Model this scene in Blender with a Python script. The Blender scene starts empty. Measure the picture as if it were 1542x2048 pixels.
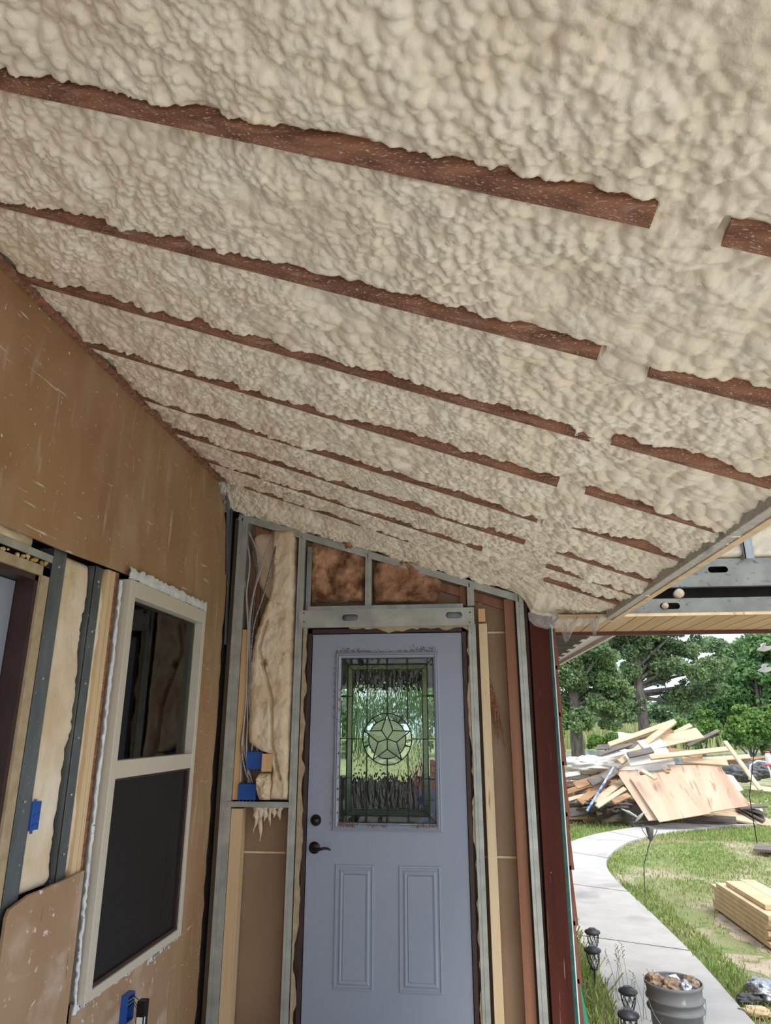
import bpy, math, random
import numpy as np
from mathutils import Vector, Matrix
random.seed(4); RNG = np.random.default_rng(4)
S = bpy.context.scene
COL = S.collection

# ------------------------------------------------------------------ camera, sky, sun, exposure
FOC, PITCH, YAW, CAMZ = 1370.0, math.radians(17.4), math.radians(6.55), 1.53
cd = bpy.data.cameras.new('camera'); cam = bpy.data.objects.new('camera', cd); COL.objects.link(cam)
cam.location = (0, 0, CAMZ); cam.rotation_euler = (math.pi/2 + PITCH, 0, YAW)
cd.sensor_fit = 'HORIZONTAL'; cd.sensor_width = 36; cd.lens = FOC/1542*36; cd.clip_start = .02; cd.clip_end = 600
S.camera = cam
S.view_settings.view_transform = 'Standard'; S.view_settings.look = 'None'
S.view_settings.gamma = 1; S.view_settings.use_curve_mapping = False
S.view_settings.exposure = 0.88
W = bpy.data.worlds.new('sky'); S.world = W; W.use_nodes = True
nt = W.node_tree; nt.nodes.clear()
wo = nt.nodes.new('ShaderNodeOutputWorld'); bg = nt.nodes.new('ShaderNodeBackground')
tc = nt.nodes.new('ShaderNodeTexCoord'); nz = nt.nodes.new('ShaderNodeTexNoise'); cr = nt.nodes.new('ShaderNodeValToRGB')
nz.inputs['Scale'].default_value = 3.2; nz.inputs['Detail'].default_value = 6
cr.color_ramp.elements[0].position = .40; cr.color_ramp.elements[0].color = (.50, .68, .95, 1)
cr.color_ramp.elements[1].position = .58; cr.color_ramp.elements[1].color = (.98, .98, 1, 1)
nt.links.new(tc.outputs['Generated'], nz.inputs['Vector']); nt.links.new(nz.outputs['Fac'], cr.inputs['Fac'])
nt.links.new(cr.outputs['Color'], bg.inputs['Color']); bg.inputs['Strength'].default_value = 1.0
nt.links.new(bg.outputs['Background'], wo.inputs['Surface'])
sl = bpy.data.lights.new('sun', 'SUN'); so = bpy.data.objects.new('sun', sl); COL.objects.link(so)
sl.energy = 1.7; sl.angle = math.radians(25); sl.color = (1, .96, .90)
so.rotation_euler = Vector((-.40, .50, -1.0)).to_track_quat('-Z', 'Y').to_euler(); so.location = (8, -10, 20)

# ------------------------------------------------------------------ projecting measured picture points onto real planes
_r = np.array([math.cos(YAW), math.sin(YAW), 0]); _fh = np.array([-math.sin(YAW), math.cos(YAW), 0]); _k = np.array([0, 0, 1.])
_f = _fh*math.cos(PITCH)+_k*math.sin(PITCH); _u = -_fh*math.sin(PITCH)+_k*math.cos(PITCH); _C = np.array([0, 0, CAMZ])
def ray(x, y): return _r*(x-771)/FOC+_u*(1024-y)/FOC+_f
def hit(x, y, n, d):
    v = ray(x, y); n = np.array(n, float); return _C+v*((d-n@_C)/(n@v))
def PY(x, y, D=4.05): return hit(x, y, (0, 1, 0), D)
def PX(x, y, D=-1.43): return hit(x, y, (1, 0, 0), D)
def PZ(x, y, D=-.2): return hit(x, y, (0, 0, 1), D)
def PD(x, y, d): return _C+ray(x, y)*d

# ------------------------------------------------------------------ noise
def _h(ix, iy, seed):
    n = (ix.astype(np.int64)*374761393+iy.astype(np.int64)*668265263+seed*974634777) & 0x7fffffff
    n = ((n ^ (n >> 13))*1274126177) & 0x7fffffff
    n = (n ^ (n >> 16)) & 0xffffff
    return n/float(0xffffff)
def vn(x, y, seed=0):
    ix = np.floor(x); iy = np.floor(y); fx = x-ix; fy = y-iy
    fx = fx*fx*(3-2*fx); fy = fy*fy*(3-2*fy)
    a = _h(ix, iy, seed); b = _h(ix+1, iy, seed); c = _h(ix, iy+1, seed); d = _h(ix+1, iy+1, seed)
    return (a*(1-fx)+b*fx)*(1-fy)+(c*(1-fx)+d*fx)*fy
def fbm(x, y, o=4, seed=0):
    t = 0; a = .5
    for i in range(o): t = t+a*vn(x*2**i, y*2**i, seed+i*17); a *= .5
    return t/(1-.5**o)
def domes(x, y, seed=0, k=1.1, j=.9):
    ix = np.floor(x); iy = np.floor(y); best = np.full(x.shape, -9.)
    for dx in (-1, 0, 1):
        for dy in (-1, 0, 1):
            cx = ix+dx; cy = iy+dy
            px = cx+.5+j*(_h(cx, cy, seed)-.5); py = cy+.5+j*(_h(cx, cy, seed+5)-.5)
            hh = .75+.5*_h(cx, cy, seed+9)
            d2 = (x-px)**2+(y-py)**2
            best = np.maximum(best, hh-k*d2)
    return best

# ------------------------------------------------------------------ materials
def mat(name, c1, c2=None, scale=8, rough=.7, metal=0, bump=0, bscale=None, stretch=(1, 1, 1), fac=(.35, .65), detail=5, spots=None, spec=.4, island=0, coat=0, second=None, trans=0):
    m = bpy.data.materials.new(name); m.use_nodes = True; n = m.node_tree; N = n.nodes; L = n.links
    b = N['Principled BSDF']; b.inputs['Roughness'].default_value = rough; b.inputs['Metallic'].default_value = metal
    b.inputs['Specular IOR Level'].default_value = spec; b.inputs['Coat Weight'].default_value = coat
    t = N.new('ShaderNodeTexCoord'); mp = N.new('ShaderNodeMapping'); mp.inputs['Scale'].default_value = stretch
    L.new(t.outputs['Object'], mp.inputs['Vector'])
    c2 = c2 or tuple(x*.82 for x in c1)
    z = N.new('ShaderNodeTexNoise'); z.inputs['Scale'].default_value = scale; z.inputs['Detail'].default_value = detail
    L.new(mp.outputs[0], z.inputs['Vector'])
    r = N.new('ShaderNodeValToRGB'); r.color_ramp.elements[0].position = fac[0]; r.color_ramp.elements[1].position = fac[1]
    r.color_ramp.elements[0].color = (*c2, 1); r.color_ramp.elements[1].color = (*c1, 1)
    L.new(z.outputs['Fac'], r.inputs['Fac']); out = r.outputs['Color']
    for sp in (spots or []):        # (colour, scale, stretch, lo, hi)
        mp2 = N.new('ShaderNodeMapping'); mp2.inputs['Scale'].default_value = sp[2]; L.new(t.outputs['Object'], mp2.inputs['Vector'])
        mp2.inputs['Location'].default_value = (sp[1], 3.1, sp[3]*7)
        if len(sp) > 5: mp2.inputs['Rotation'].default_value = sp[5]
        z2 = N.new('ShaderNodeTexNoise'); z2.inputs['Scale'].default_value = sp[1]; z2.inputs['Detail'].default_value = 4; L.new(mp2.outputs[0], z2.inputs['Vector'])
        r2 = N.new('ShaderNodeMapRange'); r2.inputs['From Min'].default_value = sp[3]; r2.inputs['From Max'].default_value = sp[4]
        L.new(z2.outputs['Fac'], r2.inputs['Value'])
        mx = N.new('ShaderNodeMix'); mx.data_type = 'RGBA'; L.new(r2.outputs[0], mx.inputs[0]); L.new(out, mx.inputs[6]); mx.inputs[7].default_value = (*sp[0], 1)
        out = mx.outputs[2]
    if island:
        g = N.new('ShaderNodeNewGeometry'); hs = N.new('ShaderNodeHueSaturation'); mr = N.new('ShaderNodeMapRange')
        mr.inputs['To Min'].default_value = 1-island; mr.inputs['To Max'].default_value = 1+island
        L.new(g.outputs['Random Per Island'], mr.inputs['Value']); L.new(mr.outputs[0], hs.inputs['Value']); L.new(out, hs.inputs['Color']); out = hs.outputs[0]
    L.new(out, b.inputs['Base Color'])
    if bump:
        zb = z
        if bscale:
            zb = N.new('ShaderNodeTexNoise'); zb.inputs['Scale'].default_value = bscale; zb.inputs['Detail'].default_value = 6; L.new(mp.outputs[0], zb.inputs['Vector'])
        bm = N.new('ShaderNodeBump'); bm.inputs['Strength'].default_value = 1; bm.inputs['Distance'].default_value = bump
        L.new(zb.outputs['Fac'], bm.inputs['Height']); L.new(bm.outputs[0], b.inputs['Normal'])
    if trans:
        tr = N.new('ShaderNodeBsdfTranslucent'); L.new(out, tr.inputs['Color']); ms = N.new('ShaderNodeMixShader'); ms.inputs[0].default_value = trans
        o = N['Material Output']; L.new(b.outputs[0], ms.inputs[1]); L.new(tr.outputs[0], ms.inputs[2]); L.new(ms.outputs[0], o.inputs['Surface'])
    return m
V3 = (1, 1, 1)
GX, GY, GZ = (.06, 1, 1), (1, .06, 1), (1, 1, .06)
M = {}
M['foam'] = mat('spray foam', (.91, .82, .665), (.86, .75, .57), 7, .6, bump=.0022, bscale=110, spec=.35, spots=[((.62, .54, .33), 38, V3, .70, .76)])
M['foam2'] = mat('overspray foam', (.70, .66, .57), (.45, .40, .32), 60, .9, bump=.002, bscale=200)
M['rafter'] = mat('reddish rafter wood', (.36, .165, .095), (.17, .075, .045), 34, .8, stretch=(.06, 1, 1), bump=.001, spots=[((.62, .50, .42), 300, (.35, 1, 1), .585, .70), ((.60, .48, .40), 14, (.4, 3, 3), .60, .85)])
M['board'] = mat('brown gypsum board', (.375, .222, .112), (.315, .175, .083), 2.2, .5, bump=.0006, bscale=30, spec=.5,
                 spots=[((.44, .28, .165), 5, (1, 1, .5), .5, .8), ((.70, .60, .50), 70, (1, .07, 1), .70, .76, (.6, 0, 0)), ((.70, .60, .50), 60, (1, .10, 1), .69, .75, (-.35, 0, 0)), ((.82, .76, .7), 55, V3, .685, .74), ((.58, .45, .34), 19, (1, 1, .16), .62, .80), ((.45, .31, .20), 3, (1, 1.6, .35), .52, .8)])
M['board_low'] = mat('brown gypsum board face', (.42, .275, .17), (.36, .22, .125), 3, .5, bump=.0006, bscale=30, spec=.5,
                 spots=[((.55, .42, .33), 6, V3, .5, .75), ((.13, .08, .05), 80, (1, 1, .06), .68, .71, (.45, 0, 0)), ((.8, .76, .7), 30, V3, .65, .72), ((.60, .50, .42), 9, (1, .5, 1), .60, .80)])
M['board_back'] = mat('brown backing board', (.30, .195, .115), (.26, .165, .095), 4, .6, spots=[((.5, .4, .3), 40, (1, 1, .1), .73, .8)])
M['zinc'] = mat('galvanised steel', (.40, .425, .42), (.28, .30, .30), 14, .42, .75, stretch=(1, 1, .3), spots=[((.19, .18, .16), 60, V3, .63, .72)])
M['zinc_light'] = mat('pale galvanised steel', (.50, .505, .46), (.35, .36, .33), 9, .55, .45, spots=[((.30, .29, .26), 70, V3, .66, .73)])
M['joist'] = mat('grimy grey joist steel', (.40, .41, .375), (.29, .30, .27), 8, .7, .25, spots=[((.15, .145, .12), 45, (.5, 1, 1), .60, .72)])
M['dusted'] = mat('foam dusted steel', (.56, .52, .45), (.40, .38, .34), 60, .85, bump=.002, bscale=140, spots=[((.25, .25, .24), 8, (1, .3, 1), .58, .66)])
M['ply2'] = mat('knotty plywood', (.66, .46, .34), (.58, .39, .27), 5, .8, stretch=(1, .14, 1), spots=[((.40, .22, .15), 16, (1, .16, 1), .57, .66), ((.2, .09, .05), 7, V3, .74, .77)])
M['zinc_dark'] = mat('dull dark steel', (.20, .225, .24), (.13, .15, .165), 14, .45, .6, stretch=(1, 1, .3), spots=[((.5, .5, .48), 60, V3, .68, .72)])
M['pine'] = mat('pine stud', (.72, .47, .24), (.58, .34, .15), 16, .7, stretch=(1, 1, .05), bump=.0006, spots=[((.22, .09, .04), 11, (1, 1, .6), .73, .76)])
M['pine_pale'] = mat('pale pine stud', (.74, .57, .36), (.62, .43, .24), 16, .7, stretch=(1, 1, .05), bump=.0006, spots=[((.24, .11, .05), 11, (1, 1, .6), .73, .76), ((.42, .25, .1), 25, (1, 1, .15), .66, .72)])
M['pine_red'] = mat('old red brown stud', (.36, .17, .095), (.24, .105, .06), 16, .7, stretch=(1, 1, .05), spots=[((.08, .03, .02), 14, V3, .71, .74)])
M['batt'] = mat('cream glass wool', (.80, .67, .50), (.66, .50, .33), 5, .95, bump=.012, bscale=26, spec=.1, spots=[((.26, .17, .09), 13, V3, .66, .80)])
M['batt_side'] = mat('cream glass wool face', (.84, .75, .62), (.68, .52, .35), 3.5, .95, bump=.004, bscale=30, spec=.1, spots=[((.50, .32, .15), 7, V3, .62, .75)])
M['batt_brown'] = mat('brown glass wool', (.60, .34, .20), (.13, .055, .03), 11, .95, bump=.02, bscale=28, detail=8, spec=.1, fac=(.3, .66))  # dark second tone puts the shade of creases into the wool colour
M['door'] = mat('blue grey painted door', (.295, .325, .40), (.28, .31, .38), 3, .38, bump=.0002, bscale=60, spots=[((.20, .13, .10), 90, V3, .755, .79)])
M['dirt'] = mat('brown debris crumbs', (.30, .15, .08), (.14, .06, .03), 60, .95)
M['jamb'] = mat('dark brown jamb', (.055, .028, .024), (.035, .018, .016), 10, .5)
M['tan'] = mat('torn tan filler', (.46, .36, .235), (.36, .27, .165), 20, .8, bump=.002)
M['vinyl'] = mat('beige vinyl frame', (.60, .55, .455), (.58, .53, .44), 4, .45)
M['wrap'] = mat('white house wrap', (.76, .78, .80), (.60, .63, .67), 24, .55, stretch=(1, .6, 1), bump=.004, spots=[((.20, .22, .27), 95, (1, .35, .9), .66, .70, (.6, 0, 0))])
M['blue'] = mat('blue plastic box', (.022, .10, .40), (.018, .08, .34), 8, .4)
M['cable'] = mat('grey cable sheath', (.48, .44, .41), (.40, .365, .34), 20, .5)
M['bx'] = mat('ribbed metal conduit', (.36, .34, .32), (.09, .08, .075), 300, .4, .6, stretch=(.1, .1, 1))
M['black'] = mat('black metal', (.012, .012, .014), (.02, .019, .018), 20, .38, .5)
M['bronze'] = mat('oil rubbed bronze', (.025, .02, .018), (.045, .032, .026), 30, .32, .8)
M['came'] = mat('dark lead came', (.03, .032, .03), (.02, .02, .02), 20, .45, .6)
M['void'] = mat('cavity shade black', (.03, .024, .02), (.018, .014, .012), 10, .9)  # near-black colour stands for the shade inside cavities, gaps and the room
M['redpost'] = mat('dark red painted post', (.10, .028, .018), (.055, .015, .011), 9, .8, bump=.0012, bscale=40, stretch=(1, 1, .08), spec=.15, spots=[((.30, .15, .11), 80, (1, 1, .05), .68, .74), ((.6, .5, .42), 50, V3, .76, .79)])
M['green'] = mat('green sheathing board', (.015, .10, .085), (.01, .06, .055), 30, .6, spots=[((.4, .42, .36), 60, V3, .70, .75)])
M['shake'] = mat('weathered brown shake', (.24, .10, .06), (.13, .05, .032), 20, .8, stretch=(1, 1, .15), bump=.002)
M['white'] = mat('off white plastic', (.80, .80, .78), (.72, .72, .70), 9, .5)
M['soffit'] = mat('pine soffit', (.62, .44, .26), (.50, .33, .17), 9, .6, stretch=(1, .1, 1), bump=.0006)
M['redtrim'] = mat('red brown trim', (.14, .05, .036), (.09, .032, .024), 10, .6)
M['oldwood'] = mat('weathered grey boards', (.10, .088, .078), (.045, .038, .033), 12, .85, stretch=(.08, 1, 1), bump=.003, bscale=12)
M['plastic'] = None
M['concrete'] = mat('pale concrete', (.50, .48, .45), (.44, .425, .395), 5, .9, bump=.001, bscale=90, spots=[((.30, .295, .285), 1.8, V3, .56, .75)])
M['floor'] = mat('porch concrete', (.62, .59, .54), (.54, .52, .48), 5, .9, bump=.001, bscale=90)
M['lawn'] = mat('lawn', (.21, .27, .085), (.27, .26, .13), 1.1, .95, bump=.02, bscale=40, detail=9, spots=[((.42, .36, .25), 1.3, V3, .53, .64), ((.105, .20, .045), 6, V3, .55, .72)])
M['soil'] = mat('pale sandy soil', (.46, .385, .29), (.36, .29, .20), 5, .95, bump=.01, bscale=30, detail=8, spots=[((.20, .23, .08), 8, V3, .55, .66)])
M['blade'] = mat('grass blades', (.24, .36, .085), (.34, .38, .14), 2, .7, island=.35, trans=.3)
M['blade_dry'] = mat('dry grass blades', (.42, .40, .20), (.55, .47, .28), 2, .8, island=.3, trans=.3)
M['field'] = mat('tall meadow', (.25, .32, .11), (.36, .36, .19), 3, .95, bump=.1, bscale=3, stretch=(1, 1, .2), island=.25)
M['leaf_oak'] = mat('oak leaves', (.27, .37, .17), (.19, .28, .14), .8, .45, island=.6, trans=.5)
M['leaf_mid'] = mat('mid green leaves', (.25, .41, .15), (.15, .29, .12), .5, .6, island=.5, trans=.5)
M['leaf_far'] = mat('far tree leaves', (.28, .40, .20), (.18, .29, .15), .35, .7, island=.45, trans=.3)
M['leaf_bush'] = mat('bright bush leaves', (.26, .40, .10), (.16, .28, .07), .7, .7, island=.45, trans=.35)
M['bark'] = mat('grey oak bark', (.17, .145, .125), (.065, .055, .05), 9, .95, stretch=(1, 1, .25), bump=.03)
M['water'] = mat('pond water', (.26, .33, .38), (.24, .31, .36), 1, .12, bump=.01, bscale=5, spec=.8)
M['ply'] = mat('plywood', (.62, .44, .32), (.54, .365, .25), 5, .8, stretch=(1, .10, 1), spots=[((.38, .22, .15), 12, (1, .12, 1), .60, .68), ((.22, .10, .06), 5, V3, .765, .785)])
M['scrap'] = mat('scrap pine boards', (.66, .52, .36), (.52, .38, .24), 8, .8, stretch=(.1, 1, 1), bump=.001)
M['scrap_brown'] = mat('scrap brown boards', (.42, .25, .13), (.26, .14, .075), 8, .8, stretch=(.1, 1, 1))
M['scrap_grey'] = mat('scrap grey boards', (.20, .17, .15), (.12, .10, .09), 8, .85, stretch=(.1, 1, 1))
M['scrap_white'] = mat('scrap white panels', (.74, .70, .64), (.62, .58, .52), 3, .7)
M['lumber'] = mat('fresh lumber', (.68, .53, .32), (.58, .42, .23), 8, .75, stretch=(.1, 1, 1), bump=.0005)
M['lamp'] = mat('black lantern plastic', (.03, .032, .036), (.045, .048, .054), 14, .45)
M['bucket'] = mat('grey bucket plastic', (.19, .195, .195), (.15, .155, .155), 6, .5, spots=[((.42, .41, .38), 22, (1, 1, .5), .62, .74)])
M['rag'] = mat('crumpled tan trash', (.45, .33, .22), (.20, .13, .09), 24, .9, bump=.01, bscale=40)
M['foil'] = mat('crumpled grey foil', (.55, .57, .60), (.25, .26, .28), 22, .3, .8, bump=.006, bscale=50)
M['teal'] = mat('green painted plank', (.01, .20, .13), (.008, .15, .10), 8, .5)
M['rust'] = mat('grey garden iron', (.20, .20, .19), (.12, .12, .11), 20, .6, .6)
M['pink'] = mat('faded red plastic', (.60, .10, .13), (.50, .09, .11), 8, .4)
M['bluepole'] = mat('blue pole', (.03, .13, .33), (.6, .62, .65), 7, .5, stretch=V3)
M['rock'] = mat('dark grey rock', (.16, .16, .165), (.07, .07, .075), 9, .8, bump=.01)
M['crumb'] = mat('yellow foam crumbs', (.70, .52, .22), (.45, .28, .10), 30, .8)

def glass(name, tint, rough=0, bump=0, bscale=10, stretch=V3, trans=.85):
    m = bpy.data.materials.new(name); m.use_nodes = True; n = m.node_tree; N = n.nodes; L = n.links
    for x in list(N):
        if x.type != 'OUTPUT_MATERIAL': N.remove(x)
    o = [x for x in N if x.type == 'OUTPUT_MATERIAL'][0]
    rf = N.new('ShaderNodeBsdfRefraction' if bump else 'ShaderNodeBsdfTransparent'); rf.inputs['Color'].default_value = (*tint, 1)
    gl = N.new('ShaderNodeBsdfGlossy'); gl.inputs['Roughness'].default_value = .03+rough
    fr = N.new('ShaderNodeFresnel'); fr.inputs['IOR'].default_value = 1.45
    ms = N.new('ShaderNodeMixShader'); L.new(fr.outputs[0], ms.inputs[0]); L.new(rf.outputs[0], ms.inputs[1]); L.new(gl.outputs[0], ms.inputs[2]); L.new(ms.outputs[0], o.inputs['Surface'])
    if bump:
        rf.inputs['IOR'].default_value = 1.12; rf.inputs['Roughness'].default_value = rough
        t = N.new('ShaderNodeTexCoord'); mp = N.new('ShaderNodeMapping'); mp.inputs['Scale'].default_value = stretch; z = N.new('ShaderNodeTexNoise'); z.inputs['Scale'].default_value = bscale; z.inputs['Detail'].default_value = 2
        b = N.new('ShaderNodeBump'); b.inputs['Distance'].default_value = bump; b.inputs['Strength'].default_value = 1
        L.new(t.outputs['Object'], mp.inputs[0]); L.new(mp.outputs[0], z.inputs['Vector']); L.new(z.outputs['Fac'], b.inputs['Height'])
        for q in (rf, gl): L.new(b.outputs[0], q.inputs['Normal'])
    return m
M['g_wavy'] = glass('wavy door glass', (.78, .84, .74), .02, .030, 42, (1, 1, .30))
M['g_stip'] = glass('stippled door glass', (.70, .74, .66), .12, .02, 260)
M['g_bevel'] = glass('bevelled door glass', (.84, .90, .80), .0, .008, 7)
M['g_win'] = glass('window glass', (.55, .57, .55))
def _plastic():
    m = bpy.data.materials.new('clear plastic sheet'); m.use_nodes = True; N = m.node_tree.nodes; L = m.node_tree.links
    b = N['Principled BSDF']; b.inputs['Base Color'].default_value = (.92, .90, .88, 1); b.inputs['Roughness'].default_value = .2
    t = N.new('ShaderNodeBsdfTransparent'); x = N.new('ShaderNodeMixShader'); z = N.new('ShaderNodeTexNoise'); z.inputs['Scale'].default_value = 40; r = N.new('ShaderNodeMapRange'); r.inputs['To Min'].default_value = .35; r.inputs['To Max'].default_value = 1.0
    o = [q for q in N if q.type == 'OUTPUT_MATERIAL'][0]; L.new(z.outputs['Fac'], r.inputs[0]); L.new(r.outputs[0], x.inputs[0]); L.new(b.outputs[0], x.inputs[1]); L.new(t.outputs[0], x.inputs[2]); L.new(x.outputs[0], o.inputs['Surface'])
    return m
M['plastic'] = _plastic()
def _screen():
    m = bpy.data.materials.new('insect screen'); m.use_nodes = True; N = m.node_tree.nodes; L = m.node_tree.links
    b = N['Principled BSDF']; b.inputs['Base Color'].default_value = (.018, .018, .018, 1); b.inputs['Roughness'].default_value = .5
    t = N.new('ShaderNodeBsdfTransparent'); x = N.new('ShaderNodeMixShader'); x.inputs[0].default_value = .35
    o = [q for q in N if q.type == 'OUTPUT_MATERIAL'][0]; L.new(b.outputs[0], x.inputs[1]); L.new(t.outputs[0], x.inputs[2]); L.new(x.outputs[0], o.inputs['Surface'])
    return m
M['screen'] = _screen()

# ------------------------------------------------------------------ mesh helpers
class MB:
    def __init__(s): s.v = []; s.f = []; s.sm = []
    def add(s, vs, fs, smooth=False):
        o = len(s.v); s.v += [tuple(map(float, p)) for p in vs]; s.f += [tuple(i+o for i in f) for f in fs]; s.sm += [smooth]*len(fs); return s
    def box(s, a, b):
        x0, y0, z0 = a; x1, y1, z1 = b
        return s.add([(x0, y0, z0), (x1, y0, z0), (x1, y1, z0), (x0, y1, z0), (x0, y0, z1), (x1, y0, z1), (x1, y1, z1), (x0, y1, z1)],
                     [(0, 3, 2, 1), (4, 5, 6, 7), (0, 1, 5, 4), (1, 2, 6, 5), (2, 3, 7, 6), (3, 0, 4, 7)])
    def obox(s, p, q, w, h, up=(0, 0, 1), roll=0):      # a board from p to q, width w across, thickness h
        p = Vector(p); q = Vector(q); d = (q-p).normalized(); up = Vector(up)
        if abs(d.dot(up)) > .98: up = Vector((1, 0, 0))
        a = d.cross(up).normalized(); b = a.cross(d).normalized()
        if roll: R = Matrix.Rotation(roll, 3, d); a = R@a; b = R@b
        vs = []
        for e in (p, q):
            for i, j in ((-1, -1), (1, -1), (1, 1), (-1, 1)): vs.append(e+a*i*w/2+b*j*h/2)
        return s.add(vs, [(0, 1, 2, 3), (7, 6, 5, 4), (0, 4, 5, 1), (1, 5, 6, 2), (2, 6, 7, 3), (3, 7, 4, 0)])
    def prism(s, poly, axis, a, b):                     # poly in the two other axes, extruded a..b along axis
        def mk(u, v, t): return {0: (t, u, v), 1: (u, t, v), 2: (u, v, t)}[axis]
        n = len(poly); vs = [mk(u, v, a) for u, v in poly]+[mk(u, v, b) for u, v in poly]
        return s.add(vs, [tuple(range(n-1, -1, -1)), tuple(range(n, 2*n))]+[(i, (i+1) % n, n+(i+1) % n, n+i) for i in range(n)])
    def tube(s, pts, r, n=8, cap=True):
        pts = [Vector(p) for p in pts]; m = len(pts); rs = r if isinstance(r, (list, tuple)) else [r]*m
        vs = []; ref = Vector((.13, .31, .94))
        for i, p in enumerate(pts):
            d = (pts[min(i+1, m-1)]-pts[max(i-1, 0)]).normalized()
            a = d.cross(ref)
            if a.length < .05: a = d.cross(Vector((1, 0, 0)))
            a.normalize(); b = d.cross(a)
            for k in range(n):
                t = 2*math.pi*k/n; vs.append(p+(a*math.cos(t)+b*math.sin(t))*rs[i])
        fs = [(i*n+k, i*n+(k+1) % n, (i+1)*n+(k+1) % n, (i+1)*n+k) for i in range(m-1) for k in range(n)]
        s.add(vs, fs, True)
        if cap: s.add(vs[:n], [tuple(range(n-1, -1, -1))]); s.add(vs[-n:], [tuple(range(n))])
        return s
    def lathe(s, prof, c, n=24, axis=2):
        vs = []; cx, cy, cz = c
        for r, h in prof:
            for k in range(n):
                t = 2*math.pi*k/n; u, v = r*math.cos(t), r*math.sin(t)
                vs.append({2: (cx+u, cy+v, cz+h), 1: (cx+u, cy+h, cz+v), 0: (cx+h, cy+u, cz+v)}[axis])
        return s.add(vs, [(i*n+k, i*n+(k+1) % n, (i+1)*n+(k+1) % n, (i+1)*n+k) for i in range(len(prof)-1) for k in range(n)], True)
    def grid(s, P, smooth=True, flip=False):            # P: array (a, b, 3)
        a, b = P.shape[:2]; idx = np.arange(a*b).reshape(a, b)
        q = np.stack([idx[:-1, :-1], idx[1:, :-1], idx[1:, 1:], idx[:-1, 1:]], -1).reshape(-1, 4)
        if flip: q = q[:, ::-1]
        return s.add(P.reshape(-1, 3).tolist(), q.tolist(), smooth)
    def build(s, name, m, parent=None, loc=None, bevel=0):
        me = bpy.data.meshes.new(name); vs = s.v
        if loc is not None: vs = [(a-loc[0], b-loc[1], c-loc[2]) for a, b, c in vs]
        me.from_pydata(vs, [], s.f); me.polygons.foreach_set('use_smooth', s.sm); me.update()
        me.materials.append(M[m] if isinstance(m, str) else m)
        o = bpy.data.objects.new(name, me); COL.objects.link(o)
        if loc is not None: o.location = loc
        if parent is not None:
            o.parent = parent; pl = parent.location
            if parent.parent is not None: pl = pl+parent.parent.location
            if loc is None: o.location = -pl
            else: o.location = Vector(loc)-pl
        if bevel:
            bm = o.modifiers.new('bevel', 'BEVEL'); bm.width = bevel; bm.segments = 2; bm.limit_method = 'ANGLE'
        return o
def tag(o, label=None, cat=None, group=None, kind=None):
    if label: o['label'] = label
    if cat: o['category'] = cat
    if group: o['group'] = group
    if kind: o['kind'] = kind
    return o
def empty(name, loc, label=None, cat=None, group=None, kind=None):
    o = bpy.data.objects.new(name, None); o.empty_display_size = .05; COL.objects.link(o); o.location = loc
    return tag(o, label, cat, group, kind)
def struct(o): o['kind'] = 'structure'; return o

def patch(rows, axis, base, bulge, nu=50, nv=None, amp=.01, sc=30, seed=1, edge=.006, out=-1, creases=None, end=.15):
    # a soft pillow over rows (z, lo, hi) on the plane axis=base; bulges towards out
    z = np.array([r[0] for r in rows]); lo = np.array([r[1] for r in rows]); hi = np.array([r[2] for r in rows])
    if z[0] > z[-1]: z = z[::-1]; lo = lo[::-1]; hi = hi[::-1]
    nv = nv or max(20, int((z[-1]-z[0])/.012))
    t = np.linspace(z[0], z[-1], nv); L_ = np.interp(t, z, lo); H_ = np.interp(t, z, hi)
    L_ = L_+edge*(fbm(t*40, t*0+seed, 3, seed)-.5)*2; H_ = H_+edge*(fbm(t*40, t*0+seed+9, 3, seed+3)-.5)*2
    u = np.linspace(0, 1, nu)
    U, T = np.meshgrid(u, t); A = L_[:, None]*(1-U)+H_[:, None]*U
    e = np.clip(np.minimum(U, 1-U)*2/.45, 0, 1); e = np.sqrt(1-(1-e)**2)
    vt = np.linspace(0, 1, nv)[:, None]; e2 = np.clip(np.minimum(vt, 1-vt)/end, 0, 1); e2 = np.sqrt(np.clip(1-(1-e2)**2, 0, 1))
    h = bulge*e*e2+(amp*(fbm(A*sc, T*sc, 5, seed)-.5)*2+.4*amp*domes(A*sc*1.3, T*sc*1.3, seed))*np.minimum(e, e2)
    for cr in (creases or []):      # (pts in (a, z)), width, depth
        pts, w_, d_ = cr
        cz = np.array([p[1] for p in pts]); ca = np.array([p[0] for p in pts]); od = np.argsort(cz)
        x0 = np.interp(T, cz[od], ca[od]); m_ = (T > cz.min())*(T < cz.max()); h = h-d_*np.exp(-((A-x0)/w_)**2)*m_
    D = base+out*h
    P = np.stack([A, D, T], -1) if axis == 1 else np.stack([D, A, T], -1)
    mb = MB(); mb.grid(P)
    B = P.copy(); B[..., axis] = base-out*.004; mb.grid(B[::4, ::4] if False else B[[0, -1]][:, [0, -1]])
    return mb

# ================================================================== STRUCTURE
XW, YB = -1.44, 4.05
SLO, Z0 = -.3725, 2.417
def cz(x): return Z0+SLO*x

# --- ceiling foam
raf_left = [.525, .945, 1.370, 1.788, 2.200, 2.650, 3.030, 3.400, 3.74]
raf_right = [.52, .950, 1.385, 1.768, 2.190, 2.585, 3.000, 3.31, 3.60]
nx, ny = 590, 930
gx = np.linspace(XW-.04, .86, nx); gy = np.linspace(.42, YB+.02, ny)
X_, Y_ = np.meshgrid(gx, gy)
wob = .5*(fbm(X_*3, Y_*3, 3, 2)-.5)
left = 1/(1+np.exp((X_+.5+wob)*5))
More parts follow.
